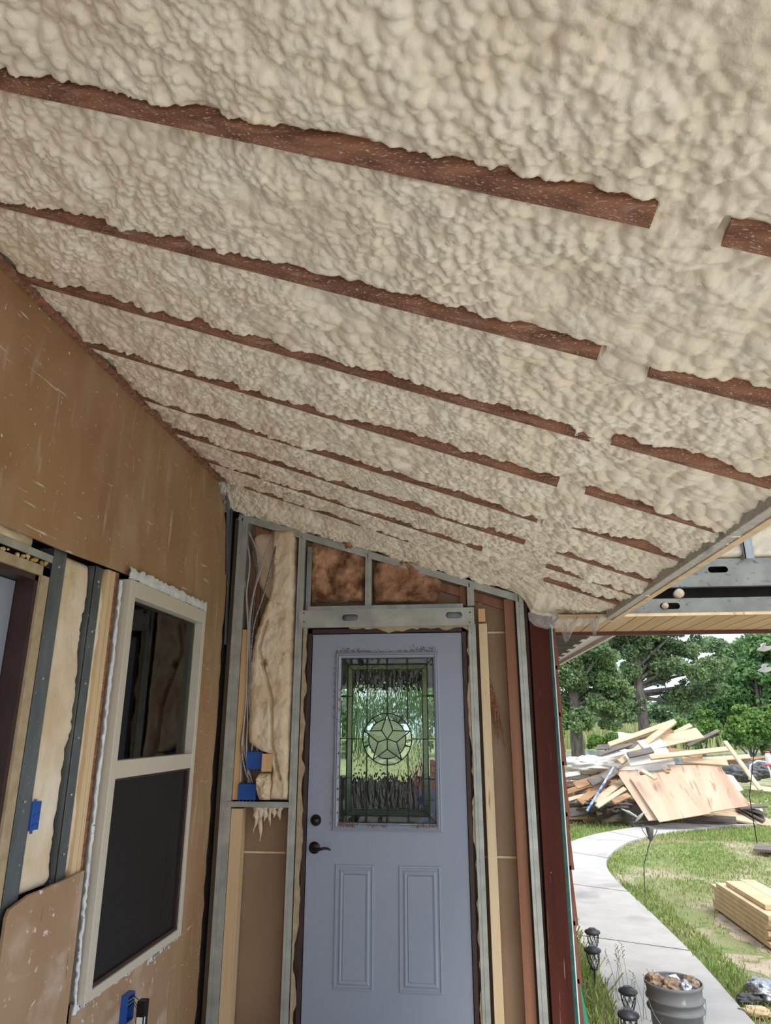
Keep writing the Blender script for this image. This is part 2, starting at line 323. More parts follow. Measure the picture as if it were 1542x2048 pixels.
# bubble fields with local warps
wx = .03*(fbm(X_*6, Y_*6, 3, 7)-.5); wy = .03*(fbm(X_*6, Y_*6, 3, 8)-.5)
xa = X_+wx; ya = Y_+wy
ang = np.radians(35); xr = xa*np.cos(ang)+ya*np.sin(ang); yr = -xa*np.sin(ang)+ya*np.cos(ang)
szm = .8+.5*np.clip((fbm(X_*2.2+3, Y_*2.2, 3, 55)-.35)*3, 0, 1)           # patches of larger and smaller bubbles
d1 = domes(xa/.027, ya/.025, 1, 1.9); d1L = domes(xa/.046, ya/.042, 2, 1.9); d1b = domes(xr/.026, yr/.044, 3, 1.9)
d2 = domes(xa/.11, ya/.09, 4, 1.5); d3 = domes(xa/.016, ya/.015, 6, 1.9)
rough = np.clip((fbm(X_*4, Y_*4, 3, 21)-.42)*5, 0, 1); big = np.clip((fbm(X_*2.5+8, Y_*2.5, 3, 23)-.48)*6, 0, 1)
amp_ = .50+.75*np.clip((fbm(X_*3.1, Y_*3.1+9, 3, 71)-.3)*2.4, 0, 1)
core = .0112*d1*(1-big)+.0190*d1L*big
H = (core*(1-left)+.0128*d1b*left)*amp_+.016*d2+.018*fbm(xr*26, yr*7, 3, 77)*left+.0046*d3*(.25+rough)+.030*(fbm(X_*6, Y_*6, 5, 12)-.5)+.004*(fbm(X_*60, Y_*60, 3, 13)-.5)*rough
H -= H.mean()
H += -.0110+.006*np.clip((Y_-1.0)/1.3, 0, 1)                                              # mean foam surface sits above the rafter edges
H += .03*np.exp(-((X_-.98)/.3)**2)*np.exp(-((Y_-.65)/.25)**2)
edgeL = np.abs(X_-XW); H += -.012*np.exp(-(edgeL/.05)**2)
def near_raf(ys, xa0, xb0, jig):
    m = np.zeros_like(X_)
    for i, y0 in enumerate(ys):
        w_ = .0215+.010*(fbm(X_*45, Y_*0+i, 5, 30+i)-.5)*(Y_ < y0)
        d = np.abs(Y_-y0)/np.maximum(w_, .012)
        m = np.maximum(m, np.clip(1.25-d, 0, .25)/.25*((X_ > xa0) & (X_ < xb0)))
    return m
mr = np.maximum(near_raf(raf_left, -2, .318, 0), near_raf(raf_right, .412, 2, 1))
fade = 1-.6*np.clip((Y_-2.9)/.5, 0, 1)-.35*np.clip((fbm(X_*7, Y_*2, 3, 61)-.56)*9, 0, 1)*np.clip((Y_-1.6)/1.0, 0, 1)
fade = np.clip(fade, 0, 1)
H = H*(1-mr)+(-.030)*mr*fade+mr*(H+.0)*(1-fade)
fill = np.clip((Y_-3.80)/.22, 0, 1); fill = fill*fill*(3-2*fill)
gap = np.interp(X_, [-1.45, -1.40, .30, .36, .42, .55, .78, .86], [.125, .10, .03, .05, .115, .09, .015, .0])
H = H+fill*gap+fill*.012*(fbm(X_*22, Y_*22, 3, 40)-.5)*2
cs = 1/math.sqrt(1+SLO*SLO)
lip = ((gx[None, :] > -9) & (Y_ > 9))
P = np.stack([X_+SLO*cs*H, Y_, Z0+SLO*X_-cs*H], -1)
me_b = MB(); me_b.grid(P, flip=True)
# skirt at the far edge and the right edge, and the coarser foam behind the camera
far = P[-1]; sk = np.stack([far, far+np.array([0, .0, .25])], 0); me_b.grid(sk)
rt = P[:, -1]; me_b.grid(np.stack([rt, rt+np.array([0, 0, .1])], 0))
gx2 = np.linspace(XW-.04, .86, 60); gy2 = np.linspace(-1.6, .42, 60); X2, Y2 = np.meshgrid(gx2, gy2)
h2 = .01*domes(X2/.06, Y2/.06, 1)-.02
h2[-1] = np.interp(gx2, gx, H[0]); 
me_b.grid(np.stack([X2+SLO*cs*h2, Y2, Z0+SLO*X2-cs*h2], -1))
tag(struct(me_b.build('ceiling', 'foam')), 'cream spray foam ceiling sloping down to the right')

b = MB(); b.prism([(XW-.2, cz(XW-.2)+.16), (.90, cz(.9)+.16), (.90, cz(.9)+.22), (XW-.2, cz(XW-.2)+.22)], 1, -1.62, YB+.1)
struct(b.build('roof_deck', 'oldwood'))

# --- left wall: boards around the openings
DB = 2.13
wall = struct(empty('wall_left', (XW, 1.2, 0)))
tag(wall, 'brown scuffed board wall on the left')
cwin = [PX(261, 1157, XW+.03), PX(412, 1222, XW+.03), PX(364, 1869, XW+.03), PX(172, 2010, XW+.03)]
wy0, wy1, wz0, wz1 = (cwin[0][1]+cwin[3][1])/2, (cwin[1][1]+cwin[2][1])/2, (cwin[2][2]+cwin[3][2])/2, (cwin[0][2]+cwin[1][2])/2
b = MB()
top = cz(XW)-.005
tear = [(YB-.03, 2.62)]
edge = [(YB-.045-.012*random.random()*(1 if i % 2 else 2.2), z) for i, z in enumerate(np.linspace(2.55, .0, 34))]
poly = [(-1.6, top), (3.72, top), (3.80, 2.86)]+[(3.80+(YB-.05-3.80)*t**.7, 2.86-.31*t) for t in (.2, .4, .6, .8)]+edge+[(wy1-.02, 0), (wy1-.02, wz1+.02), (wy0-.05, 2.158), (2.264, 2.142), (1.5, 2.138), (-1.6, 2.138)]
b.prism(poly[:7]+edge+poly[-6:], 0, XW-.012, XW)
b.build('upper_board', 'board', wall, bevel=.0015)
b = MB(); yl = 2.255
lowtop = [(wy0-.052, 1.018), (2.60, 1.012), (2.45, 1.006), (2.36, 1.005), (yl+.012, .985), (yl, .965)]
b.prism([(wy1-.02, 0), (wy1-.02, wz0+.01), (wy0-.02, wz0+.01), (wy0-.02, .52), (wy0-.052, .53)]+lowtop+[(yl, 0)], 0, XW-.014, XW-.001)
b.build('lower_board', 'board_low', wall, bevel=.0015)
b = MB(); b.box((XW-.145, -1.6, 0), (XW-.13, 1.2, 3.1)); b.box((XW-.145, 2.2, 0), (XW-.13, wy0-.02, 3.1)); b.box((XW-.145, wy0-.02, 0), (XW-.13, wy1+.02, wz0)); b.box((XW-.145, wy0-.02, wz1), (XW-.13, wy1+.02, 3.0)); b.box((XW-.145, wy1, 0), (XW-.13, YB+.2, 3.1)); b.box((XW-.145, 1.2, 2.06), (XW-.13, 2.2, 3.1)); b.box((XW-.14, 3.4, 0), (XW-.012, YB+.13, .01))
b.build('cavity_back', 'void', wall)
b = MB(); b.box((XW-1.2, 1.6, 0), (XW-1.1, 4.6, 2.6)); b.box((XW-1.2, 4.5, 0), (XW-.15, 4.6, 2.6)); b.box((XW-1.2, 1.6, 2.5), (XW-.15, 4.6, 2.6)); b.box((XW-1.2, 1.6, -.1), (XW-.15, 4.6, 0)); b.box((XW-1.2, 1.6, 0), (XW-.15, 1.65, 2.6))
b.build('dark_room_shell', 'void', wall)  # black box behind the panes, its colour standing for the unlit room
# fuzzy torn top lip of the board along the roof (thin brown batten)
b = MB(); b.obox((XW+.012, -1.6, top-.004), (XW+.012, 3.74, top-.004), .02, .022)
tag(b.build('wall_batten', 'rafter'), 'thin reddish wood batten between brown wall board and foam ceiling', 'trim')

# --- floor, ground
b = MB(); b.box((-2.2, -3.5, -.12), (1.15, YB+.05, 0)); struct(b.build('floor', 'floor'))
b = MB(); b.box((-60, -30, -.45), (110, 34.5, -.2)); b.box((-60, 34.5, -.45), (110, 190, -.21)); tag(struct(b.build('lawn', 'lawn')), 'green lawn with dry patches')
b = MB(); b.box((-8, -20, -.2), (9, 2.6, -.19)); struct(b.build('bounce_slab', 'floor'))  # unseen pale slab, added to bounce neutral daylight into the porch

# --- back wall: backing board and tape joints
back = struct(empty('wall_back', (-.5, YB+.1, 0))); tag(back, 'opened stud wall around the blue door')
b = MB()
for a, c, z0, z1 in ((-1.46, -.93, 0, 2.83), (.005, .50, 0, 2.34), (-.93, .005, 2.10, 2.80)):
    b.box((a, YB+.09, z0), (c, YB+.105, z1))
b.build('backing_board', 'board_back', back)
for x0, x1, z in ((-1.30, -1.0, .857), (.06, .28, .857), (.09, .27, 2.062), (.09, .27, 2.24)):
    b = MB(); b.box((x0, YB+.083, z-.005), (x1, YB+.091, z+.005)); tag(b.build('joint_tape', 'pine_pale', back), 'thin pale joint strip')
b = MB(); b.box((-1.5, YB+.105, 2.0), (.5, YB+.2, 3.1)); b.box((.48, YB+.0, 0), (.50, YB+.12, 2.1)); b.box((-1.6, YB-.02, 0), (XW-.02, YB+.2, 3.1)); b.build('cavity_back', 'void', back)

# ------------------------------------------------------------------ metal framing
def cstud(name, x0, x1, z0, z1, label, side=1, depth=.085, y=None, m='zinc', ztop=None, cat='metal stud', grp=None):
    """C-section stud: a front flange, one web going back, two lips"""
    y = YB-.008 if y is None else y; t = .0025; b = MB()
    zt0, zt1 = (z1, z1) if ztop is None else ztop
    def bx(xa, xb, ya, yb):
        f = lambda x: zt0+(zt1-zt0)*(x-x0)/(x1-x0)
        b.add([(xa, ya, z0), (xb, ya, z0), (xb, yb, z0), (xa, yb, z0), (xa, ya, f(xa)), (xb, ya, f(xb)), (xb, yb, f(xb)), (xa, yb, f(xa))],
              [(0, 3, 2, 1), (4, 5, 6, 7), (0, 1, 5, 4), (1, 2, 6, 5), (2, 3, 7, 6), (3, 0, 4, 7)])
    w = x1-x0
    bx(x0, x0+w*.3, y, y+t); bx(x0+w*.3, x0+w*.42, y+.0025, y+t+.0025); bx(x0+w*.42, x1, y, y+t)
    if side > 0: bx(x1-t, x1, y+t, y+depth); bx(x0, x0+t, y+t, y+.012)
    else: bx(x0, x0+t, y+t, y+depth); bx(x1-t, x1, y+t, y+.012)
    bx(x0, x1, y+depth, y+depth+t)
    o = b.build(name, m, loc=((x0+x1)/2, y, z0)); tag(o, label, cat, grp)
    for zz in (z0+.06, z1-.05):
        if z1-z0 > .3:
            s_ = MB().lathe([(0, -.004), (.0035, -.004), (.005, -.001), (.005, .001)], ((x0+x1)/2, y, zz), 8, 1)
            s_.build('screw', 'zinc_light', o)
    return o
cstud('metal_stud', -1.402, -1.340, 0, 2.80, 'tall grey steel stud in the left corner beside the brown wall', ztop=(2.80, 2.79), side=1, m='zinc_light')
cstud('metal_stud', -1.008, -.966, 0, 2.66, 'tall grey steel stud along the left side of the blue door', ztop=(2.672, 2.655), m='zinc_light', side=1)
cstud('metal_stud', -.955, -.925, 2.205, 2.60, 'short steel stud above the door, left of the brown batts', m='zinc', side=-1, y=YB+.01)
cstud('metal_stud', -.588, -.550, 2.215, 2.54, 'short steel stud between the two brown insulation batts', ztop=(2.548, 2.536), m='zinc_light')
cstud('metal_stud', .022, .062, 2.21, 2.345, 'short steel stud above the right end of the door header', ztop=(2.35, 2.337), m='zinc_light')
cstud('metal_stud', .022, .064, 0, 2.10, 'tall pale steel stud along the right side of the blue door', m='zinc_light', side=-1)
cstud('metal_stud', .302, .346, 0, 2.25, 'tall pale steel stud beside the dark red post', ztop=(2.268, 2.252), m='zinc_light', side=-1)
# sloping top track
b = MB(); a_, c_ = PY(478, 1034), PY(1045, 1199)
b.obox((a_[0], YB-.004, a_[2]), (c_[0], YB-.004, c_[2]), .003, .042, up=(0, 0, 1)); b.obox((a_[0], YB+.045, a_[2]+.02), (c_[0], YB+.045, c_[2]+.02), .09, .003)
for k in range(9):
    t = (k+.5)/9; p = a_*(1-t)+c_*t
tag(b.build('top_track', 'zinc_light'), 'sloping grey steel track along the top of the door wall', 'metal track')
# sill rail and door header with punched slots
def slotted(name, x0, x1, z0, z1, y, slots, m, label, cat='steel joist', dep=.04, lw=.052, lh=.024):
    """a steel joist web with rounded slots cut out of it"""
    b = MB(); zc = (z0+z1)/2; xs = x0; t = .003
    def web(a, c, za, zb): b.box((a, y, za), (c, y+t, zb))
    for sx, sz in slots:
        web(xs, sx-lw, z0, z1)
        for s_ in (-1, 1):
            n = 10; pts = [(sx-lw, sz), ]
            arc = [(sx-(lw-lh)-lh*math.cos(t_), sz+s_*lh*math.sin(t_)) for t_ in np.linspace(0, math.pi/2, n)]+[(sx+(lw-lh)+lh*math.sin(t_), sz+s_*lh*math.cos(t_)) for t_ in np.linspace(0, math.pi/2, n)]
            ze = z1 if s_ > 0 else z0
            for (xa, za), (xb, zb) in zip(arc[:-1], arc[1:]):
                if xb-xa < 1e-6: continue
                b.add([(xa, y, za), (xb, y, zb), (xb, y, ze), (xa, y, ze), (xa, y+t, za), (xb, y+t, zb), (xb, y+t, ze), (xa, y+t, ze)], [(0, 1, 2, 3), (7, 6, 5, 4), (0, 4, 5, 1), (2, 6, 7, 3)])
        xs = sx+lw
    web(xs, x1, z0, z1)
    b.box((x0, y+t, z1-t), (x1, y+dep, z1)); b.box((x0, y+t, z0), (x1, y+dep, z0+t))
    return tag(b.build(name, m), label, cat)
h0, h1 = PY(598, 1221, YB-.02), PY(949, 1250, YB-.02)
hd = slotted('door_header', h0[0], h1[0], h1[2]+.0, h0[2], YB-.02, [(PY(700, 1235, YB-.02)[0], (h0[2]+h1[2])/2+.004), (PY(908, 1232, YB-.02)[0], (h0[2]+h1[2])/2+.008)], 'zinc_light', 'wide steel header with two oblong slots above the blue door', 'metal header', .09, .048, .019)
b = MB(); b.box((h0[0], YB+.06, h1[2]), (h1[0], YB+.063, h0[2])); b.build('back_web', 'zinc', hd)
for px, py in ((608, 1226), (608, 1244), (940, 1225), (940, 1245)):
    q = PY(px, py, YB-.021); MB().lathe([(0, -.004), (.004, -.004), (.0055, 0)], q, 8, 1).build('screw', 'zinc_dark', hd)
b = MB(); q0, q1 = PY(617, 1207), PY(926, 1218); b.box((q0[0], YB-.01, q1[2]), (q1[0], YB+.05, q1[2]+.028)); b.box((q0[0], YB-.014, q1[2]+.026), (q1[0], YB+.05, q1[2]+.030))
tag(b.build('sill_track', 'zinc'), 'thin steel track lying on top of the door header', 'metal track')
b = MB(); q0, q1 = PY(456, 1602), PY(580, 1615); b.box((q0[0], YB-.014, q1[2]), (q1[0], YB+.06, q0[2])); b.box((q0[0]-.0, YB-.018, q0[2]-.008), (q1[0], YB+.06, q0[2]))
tag(b.build('cross_track', 'zinc_light', bevel=.002), 'short horizontal steel track under the blue electrical boxes', 'metal track')
# green steel angle showing behind the torn board corner
b = MB()
cpts = [PY(432, 950, 3.85), PY(443, 1010, 3.9), PY(452, 1070, 3.95), PY(462, 1125, 4.0)]
b.obox((XW+.004, 3.90, 2.93), (XW+.012, 3.985, 2.42), .05, .004, up=(1, 0, 0)); b.obox((XW+.004, 3.985, 2.90), (XW+.012, 4.02, 2.0), .03, .004, up=(1, 0, 0))
tag(b.build('corner_angle', 'zinc_dark'), 'dark green-grey steel angle behind the torn board edge in the corner', 'metal angle')

# ------------------------------------------------------------------ wood studs of the back wall
def wstud(x0, x1, y0, y1, z0, z1, m, label, cat='wood stud', name='wood_stud', lean=0):
    b = MB(); b.obox(((x0+x1)/2, (y0+y1)/2, z0), ((x0+x1)/2+lean, (y0+y1)/2, z1), y1-y0, x1-x0, up=(1, 0, 0))
    return tag(b.build(name, m, bevel=.002), label, cat)
wstud(-1.338, -1.292, YB+.004, YB+.07, 1.135, 2.092, 'pine', 'orange pine stud standing on the cross track beside the grey cables')
wstud(-1.338, -1.275, YB+.004, YB+.08, 0, 1.09, 'pine_pale', 'pale pine stud under the cross track at the left corner')
wstud(-1.312, -1.262, YB+.066, YB+.088, 1.9, 2.76, 'pine_red', 'old brown stud behind the cables at the top left')
wstud(-1.03, -1.005, YB+.05, YB+.088, 0, 1.09, 'pine_red', 'narrow red-brown stud in the bay left of the door, below the cross track')
wstud(.082, .130, YB+.0, YB+.07, 0, 2.105, 'pine_pale', 'long pale pine stud with knots right of the door')
wstud(.082, .122, YB-.012, YB+.03, 2.115, 2.19, 'pine', 'short orange wood block on top of the pine stud right of the door')
wstud(.235, .292, YB+.02, YB+.088, 0, 2.25, 'pine_red', 'dark red-brown stud between backing board and end steel stud')
wstud(-.02, .015, YB+.05, YB+.09, 2.22, 2.34, 'pine_red', 'small brown wood block behind the short steel stud at the header end')
b = MB(); b.obox((-1.30, YB+.075, 2.725), (.28, YB+.075, 2.205), .03, .05); tag(b.build('sloping_plate', 'pine_red'), 'old brown sloping wood plate behind the steel top track', 'wood plate')
b = MB(); q0, q1 = PY(527, 1507), PY(545, 1543)
b.box((q0[0], YB-.03, q1[2]), (q1[0], YB+.04, q0[2])); tag(b.build('wood_block', 'pine', bevel=.002), 'small orange wood block beside the upper blue box', 'wood block')

# ------------------------------------------------------------------ insulation
def batt(rows, label, m='batt', bulge=.05, Y=YB+.05, name='insulation_batt', **k):
    R = [(PY(0, y)[2] if False else PY((a+c)/2, y, Y)[2], PY(a, y, Y)[0], PY(c, y, Y)[0]) for y, a, c in rows]
    return tag(patch(R, 1, Y, bulge, **k).build(name, m), label, 'insulation')
batt([(1062, 549, 596), (1110, 546, 595), (1165, 548, 594), (1200, 541, 594), (1235, 526, 593), (1275, 512, 592), (1330, 503, 590), (1400, 500, 588), (1460, 499, 585), (1486, 502, 584), (1500, 520, 583), (1508, 546, 583), (1545, 548, 582), (1575, 547, 581), (1601, 540, 580)],
     'long cream insulation batt hanging beside the cables, left of the door', bulge=.075, amp=.016, sc=16, nu=60,
     creases=[([(PY(536, 1240)[0], PY(536, 1240)[2]), (PY(520, 1300)[0], PY(520, 1300)[2]), (PY(545, 1400)[0], PY(545, 1400)[2]), (PY(545, 1490)[0], PY(545, 1490)[2]), (PY(562, 1560)[0], PY(562, 1560)[2])], .008, .03)], end=.03)
batt([(1066, 520, 562), (1078, 508, 562), (1105, 505, 562), (1140, 510, 560), (1170, 520, 556), (1198, 537, 548)], 'rounded pale insulation flap behind the conduits at the top left', bulge=.03, Y=YB+.075, amp=.006, sc=14, name='insulation_flap')
batt([(1082, 624, 680), (1093, 622, 722), (1120, 623, 734), (1160, 623, 735), (1205, 624, 731)], 'brown insulation batt filling the left bay above the door', m='batt_brown', bulge=.05, Y=YB+.06, amp=.045, sc=13, nu=70,
     creases=[([(-.78, 2.3), (-.84, 2.48)], .012, .03)], end=.1)
batt([(1122, 752, 800), (1130, 748, 825), (1150, 747, 868), (1165, 747, 884), (1185, 748, 880), (1206, 751, 874)], 'brown insulation batt filling the right bay above the door', m='batt_brown', bulge=.05, Y=YB+.06, amp=.032, sc=13, nu=70, end=.1)
batt([(1545, 520, 545), (1560, 514, 547), (1580, 515, 545), (1600, 520, 540)], 'crumpled cream insulation clump below the small wood block', bulge=.06, Y=YB+.01, amp=.03, sc=34, nu=30, nv=30, name='insulation_clump', end=.3)
b = MB()
for x_, l_, w_ in ((517, 30, 9), (523, 62, 7), (519, 48, 5), (531, 28, 8), (541, 36, 5), (549, 22, 8), (560, 26, 7), (512, 20, 5)):
    p = PY(x_, 1614, YB+.03); n = 7
    b.tube([(p[0]+.004*math.sin(i*1.3+x_)+(-.0006*l_*i/n if x_ < 520 else 0), YB+.03-.004*i/n, p[2]+.01-l_/1370*4.1*i/(n-1)) for i in range(n)], [w_/370*(1-.9*(i/(n-1))**1.6)*(1+.25*math.sin(i*2.1)) for i in range(n)], 7)
tag(b.build('insulation_wisp', 'batt'), 'ragged cream insulation wisps hanging below the cross track', 'insulation')
# left wall bay
def batt_l(rows, label, m='batt_side', bulge=.02, X=XW-.05, name='insulation_batt', **k):
    R = [(PX((a+c)/2, y, X)[2], PX(a, y, X)[1], PX(c, y, X)[1]) for y, a, c in rows]
    return R
yA, yB_ = PX(112, 1150, XW-.03)[1], PX(186, 1150, XW-.03)[1]
rows = [(z, 2.335, 2.556+.010*math.sin(z*9)) for z in np.linspace(.99, 2.155, 20)]
tag(patch(rows, 0, XW-.085, .045, out=1, nu=50, amp=.010, sc=9, seed=5, edge=.012, end=.03).build('insulation_batt', 'batt_side'), 'stained cream insulation batt in the left wall between two steel studs', 'insulation')
rows = [(z, 2.605, 2.66) for z in np.linspace(1.0, 2.155, 20)]
tag(patch(rows, 0, XW-.09, .05, out=1, nu=20, amp=.01, sc=9, seed=8, end=.03).build('insulation_strip', 'batt_side'), 'narrow cream insulation strip between dark steel stud and window studs', 'insulation')
rows = [(z, 1.3, 2.17) for z in np.linspace(2.11, 2.165, 8)]
tag(patch(rows, 0, XW-.06, .03, out=1, nu=60, amp=.015, sc=20, seed=3, end=.3).build('insulation_strip', 'batt_side'), 'dirty insulation strip above the left door header', 'insulation')
# studs of the left wall
def lbox(y0, y1, z0, z1, x0, x1, m, name, label, cat, bevel=.0015):
    b = MB(); b.box((x0, y0, z0), (x1, y1, z1)); return tag(b.build(name, m, bevel=bevel), label, cat)
def lstud(y0, y1, z0, z1, m, label, x=XW-.03):
    b = MB(); t = .003; b.box((x-t, y0, z0), (x, y1, z1)); b.box((x-.09, y0, z0), (x, y0+t, z1)); b.box((x-.09, y1-t, z0), (x-.08, y1, z1)); b.box((x-.0, y0, z0), (x+.003, y0+.004, z1))
    o = tag(b.build('metal_stud', m), label, 'metal stud')
    for zz in np.linspace(z0+.1, z1-.06, 6): MB().lathe([(0, .004), (.004, .004), (.0055, 0)], (x+.002, (y0+y1)/2, zz), 8, 0).build('screw', 'zinc_light', o)
    return o
lstud(2.258, 2.345, .0, 2.148, 'zinc_dark', 'wide dark steel stud beside the left door frame')
lstud(2.553, 2.613, .99, 2.15, 'zinc_dark', 'dark steel stud between the cream insulation and the window studs')
lbox(2.640, 2.672, .99, 2.155, XW-.09, XW-.022, 'pine_pale', 'wood_stud', 'pale pine stud left of the window, next to the insulation strip', 'wood stud')
lbox(2.674, 2.700, .99, 2.155, XW-.09, XW-.02, 'pine_pale', 'wood_stud', 'pale pine stud closest to the left side of the window', 'wood stud')
lbox(2.701, 2.722, .99, 2.155, XW-.09, XW-.016, 'rafter', 'sheathing_strip', 'rough reddish sheathing strip along the left of the window', 'wood strip')
b = MB(); b.box((XW-.09, .9, 2.113), (XW-.025, 2.25, 2.116)); b.box((XW-.028, .9, 2.090), (XW-.022, 2.25, 2.116)); tag(b.build('header_track', 'zinc_light'), 'grey steel track above the left door', 'metal track')
# crumbs on the left door trim
cb = MB()
for i in range(46):
    y = 1.60+.60*random.random(); r_ = .003+.006*random.random(); z = 2.070+.008*random.random()
    cb.lathe([(0, -r_), (r_*.8, -r_*.5), (r_, 0), (r_*.7, r_*.6), (0, r_)], (XW-.02+.02*random.random(), y, z), 6)
tag(cb.build('foam_crumbs', 'crumb'), 'yellow brown foam crumbs lying on the left door trim', 'debris', kind='stuff')

# ------------------------------------------------------------------ left door (door_2)
d2 = struct(empty('door_2', (XW-.05, 1.5, 0))); tag(d2, 'blue grey door in a dark frame at the left edge')
b = MB()
xo = XW-.012
for (y0, y1, z0, z1) in ((2.186, 2.232, 0, 2.066), (.9, 2.232, 2.031, 2.066)): b.box((xo-.03, y0, z0), (xo, y1, z1))
b.build('casing', 'tan', d2, bevel=.002)
b = MB(); b.box((xo-.17, 2.168, 0), (xo-.012, 2.186, 2.031)); b.box((xo-.17, .9, 2.012), (xo-.012, 2.186, 2.031)); b.box((xo-.16, 2.13, 0), (xo-.128, 2.168, 2.012)); b.box((xo-.16, .9, 1.985), (xo-.128, 2.168, 2.012))
b.build('jamb', 'jamb', d2)
b = MB(); b.box((xo-.125, 1.22, 0), (xo-.08, 2.166, 2.010)); b.build('door_leaf', 'door', d2, bevel=.003)

# ------------------------------------------------------------------ window on the left wall (window_1)
w1 = struct(empty('window_1', (XW+.03, (wy0+wy1)/2, wz0))); tag(w1, 'beige framed sash window in the brown wall')
XF = XW+.03
def ring(b, y0, y1, z0, z1, w, x0, x1, wb=None, wt=None, wl=None, wr=None):
    wb = wb or w; wt = wt or w; wl = wl or w; wr = wr or w
    b.box((x0, y0, z0), (x1, y0+wl, z1)); b.box((x0, y1-wr, z0), (x1, y1, z1)); b.box((x0, y0+wl, z0), (x1, y1-wr, z0+wb)); b.box((x0, y0+wl, z1-wt), (x1, y1-wr, z1))
b = MB(); ring(b, wy0, wy1, wz0, wz1, .045, XF-.09, XF, wb=.035, wl=.05, wt=.07, wr=.035)
b.build('window_frame', 'vinyl', w1, bevel=.003)
zm = PX(233, 1540, XF)[2]
b = MB(); b.box((XF-.06, wy0+.04, zm-.035), (XF-.004, wy1-.03, zm+.035)); b.build('meeting_rail', 'vinyl', w1, bevel=.003)
b = MB(); ring(b, wy0+.05, wy1-.03, wz0+.035, zm-.03, .014, XF-.032, XF-.010, wr=.03); b.build('screen_frame', 'jamb', w1)
b = MB(); b.box((XF-.022, wy0+.055, wz0+.04), (XF-.020, wy1-.04, zm-.035)); b.build('insect_screen', 'screen', w1)
b = MB(); b.box((XF-.050, wy0+.05, zm+.03), (XF-.046, wy1-.03, wz1-.065)); b.build('window_pane', 'g_win', w1)
b = MB(); b.box((XF-.060, wy0+.05, wz0+.035), (XF-.056, wy1-.03, zm-.03)); b.build('window_pane', 'g_win', w1)
# lace-like torn wrap over the top and along the left side
def lace(path, w, n, name, label, seed, fx):
    P = []
    for i in range(n):
        t = i/(n-1); k = t*(len(path)-1); j = min(int(k), len(path)-2); f = k-j
        p = Vector(path[j])*(1-f)+Vector(path[j+1])*f
        wob = vn(np.array([i*.45]), np.array([seed*1.]), seed)[0]-.5; row = []
        for m_ in range(7):
            s = m_/6-.5
            row.append(fx(p, s*w*(1+.5*wob), .006*(vn(np.array([i*.6]), np.array([m_*.9]), seed+3)[0]-.5)*2+.008*math.cos(s*3), wob))
        P.append(row)
    A = np.array(P); b = MB(); b.grid(A); b.grid(A-np.array([.004, 0, 0]), flip=True)
    return tag(b.build(name, 'wrap'), label, 'house wrap')
lace([(XF-.012, wy0-.01, wz1+.026), (XF-.012, wy1+.012, wz1+.026)], .046, 90, 'wrap_strip', 'creased white house wrap strip along the top of the window', 3, lambda p, s, o, w: (p[0]+o*.6+.004, p[1]+.0, p[2]+s+.004*w))
lace([(XW+.004, 2.708, 2.12), (XW+.004, 2.715, 1.75), (XW+.004, 2.712, 1.44), (XW+.004, 2.712, 1.0), (XW+.004, 2.722, .75), (XW+.004, 2.735, .545)], .017, 160, 'wrap_strip', 'long torn white wrap strip running down the left side of the window', 6, lambda p, s, o, w: (p[0]+o*.5, p[1]+s+.008*w, p[2]))
b = MB()
for k in range(60):
    y = wy0+(wy1-wy0)*k/59; hh = .006+.03*abs(vn(np.array([k*.7]), np.array([2.]), 5)[0]-.3)*(1.8 if 40 < k < 52 else .7)
    b.box((XW-.002, y-.012, wz0-hh), (XF-.02, y+.012, wz0+.004))
tag(b.build('wrap_scrap', 'wrap'), 'torn white wrap scraps under the window frame', 'house wrap')

# ------------------------------------------------------------------ electrical boxes
def ebox(c, sx, sy, sz, label, open_dir=-1, grp=None):
    e = empty('electrical_box', c, label, 'electrical box'); x, y, z = c; t = .003; b = MB()
    b.box((x-sx/2, y-sy/2, z-sz/2), (x-sx/2+t, y+sy/2, z+sz/2)); b.box((x+sx/2-t, y-sy/2, z-sz/2), (x+sx/2, y+sy/2, z+sz/2))
    b.box((x-sx/2, y-sy/2, z-sz/2), (x+sx/2, y+sy/2, z-sz/2+t)); b.box((x-sx/2, y-sy/2, z+sz/2-t), (x+sx/2, y+sy/2, z+sz/2))
    if open_dir == -1: b.box((x-sx/2, y-sy/2, z-sz/2), (x+sx/2, y-sy/2+t, z+sz/2))
    else: b.box((x-sx/2, y-sy/2, z-sz/2), (x-sx/2+t, y+sy/2, z+sz/2))
    for k in range(5):
        xx = x-sx/2+sx*(k+.5)/5
        b.box((xx-.002, y-sy/2-.003, z-sz/2-.008), (xx+.002, y-sy/2+.01, z-sz/2)); b.box((xx-.002, y-sy/2-.003, z+sz/2), (xx+.002, y-sy/2+.01, z+sz/2+.008))
    b.build('box_shell', 'blue', e, bevel=.0015)
    s = MB().lathe([(0, -.002), (.004, -.002), (.005, 0)], (x, y-sy/2-.001, z), 10, 1); s.build('screw', 'blue', e)
    return e
q = PY(511, 1521, YB+.02); ebox((q[0], YB+.03, q[2]), .098, .06, .095, 'upper blue electrical box beside the small wood block')
q = PY(496, 1583, YB+.01); ebox((q[0], YB+.02, q[2]), .105, .06, .085, 'lower blue electrical box standing on the cross track')
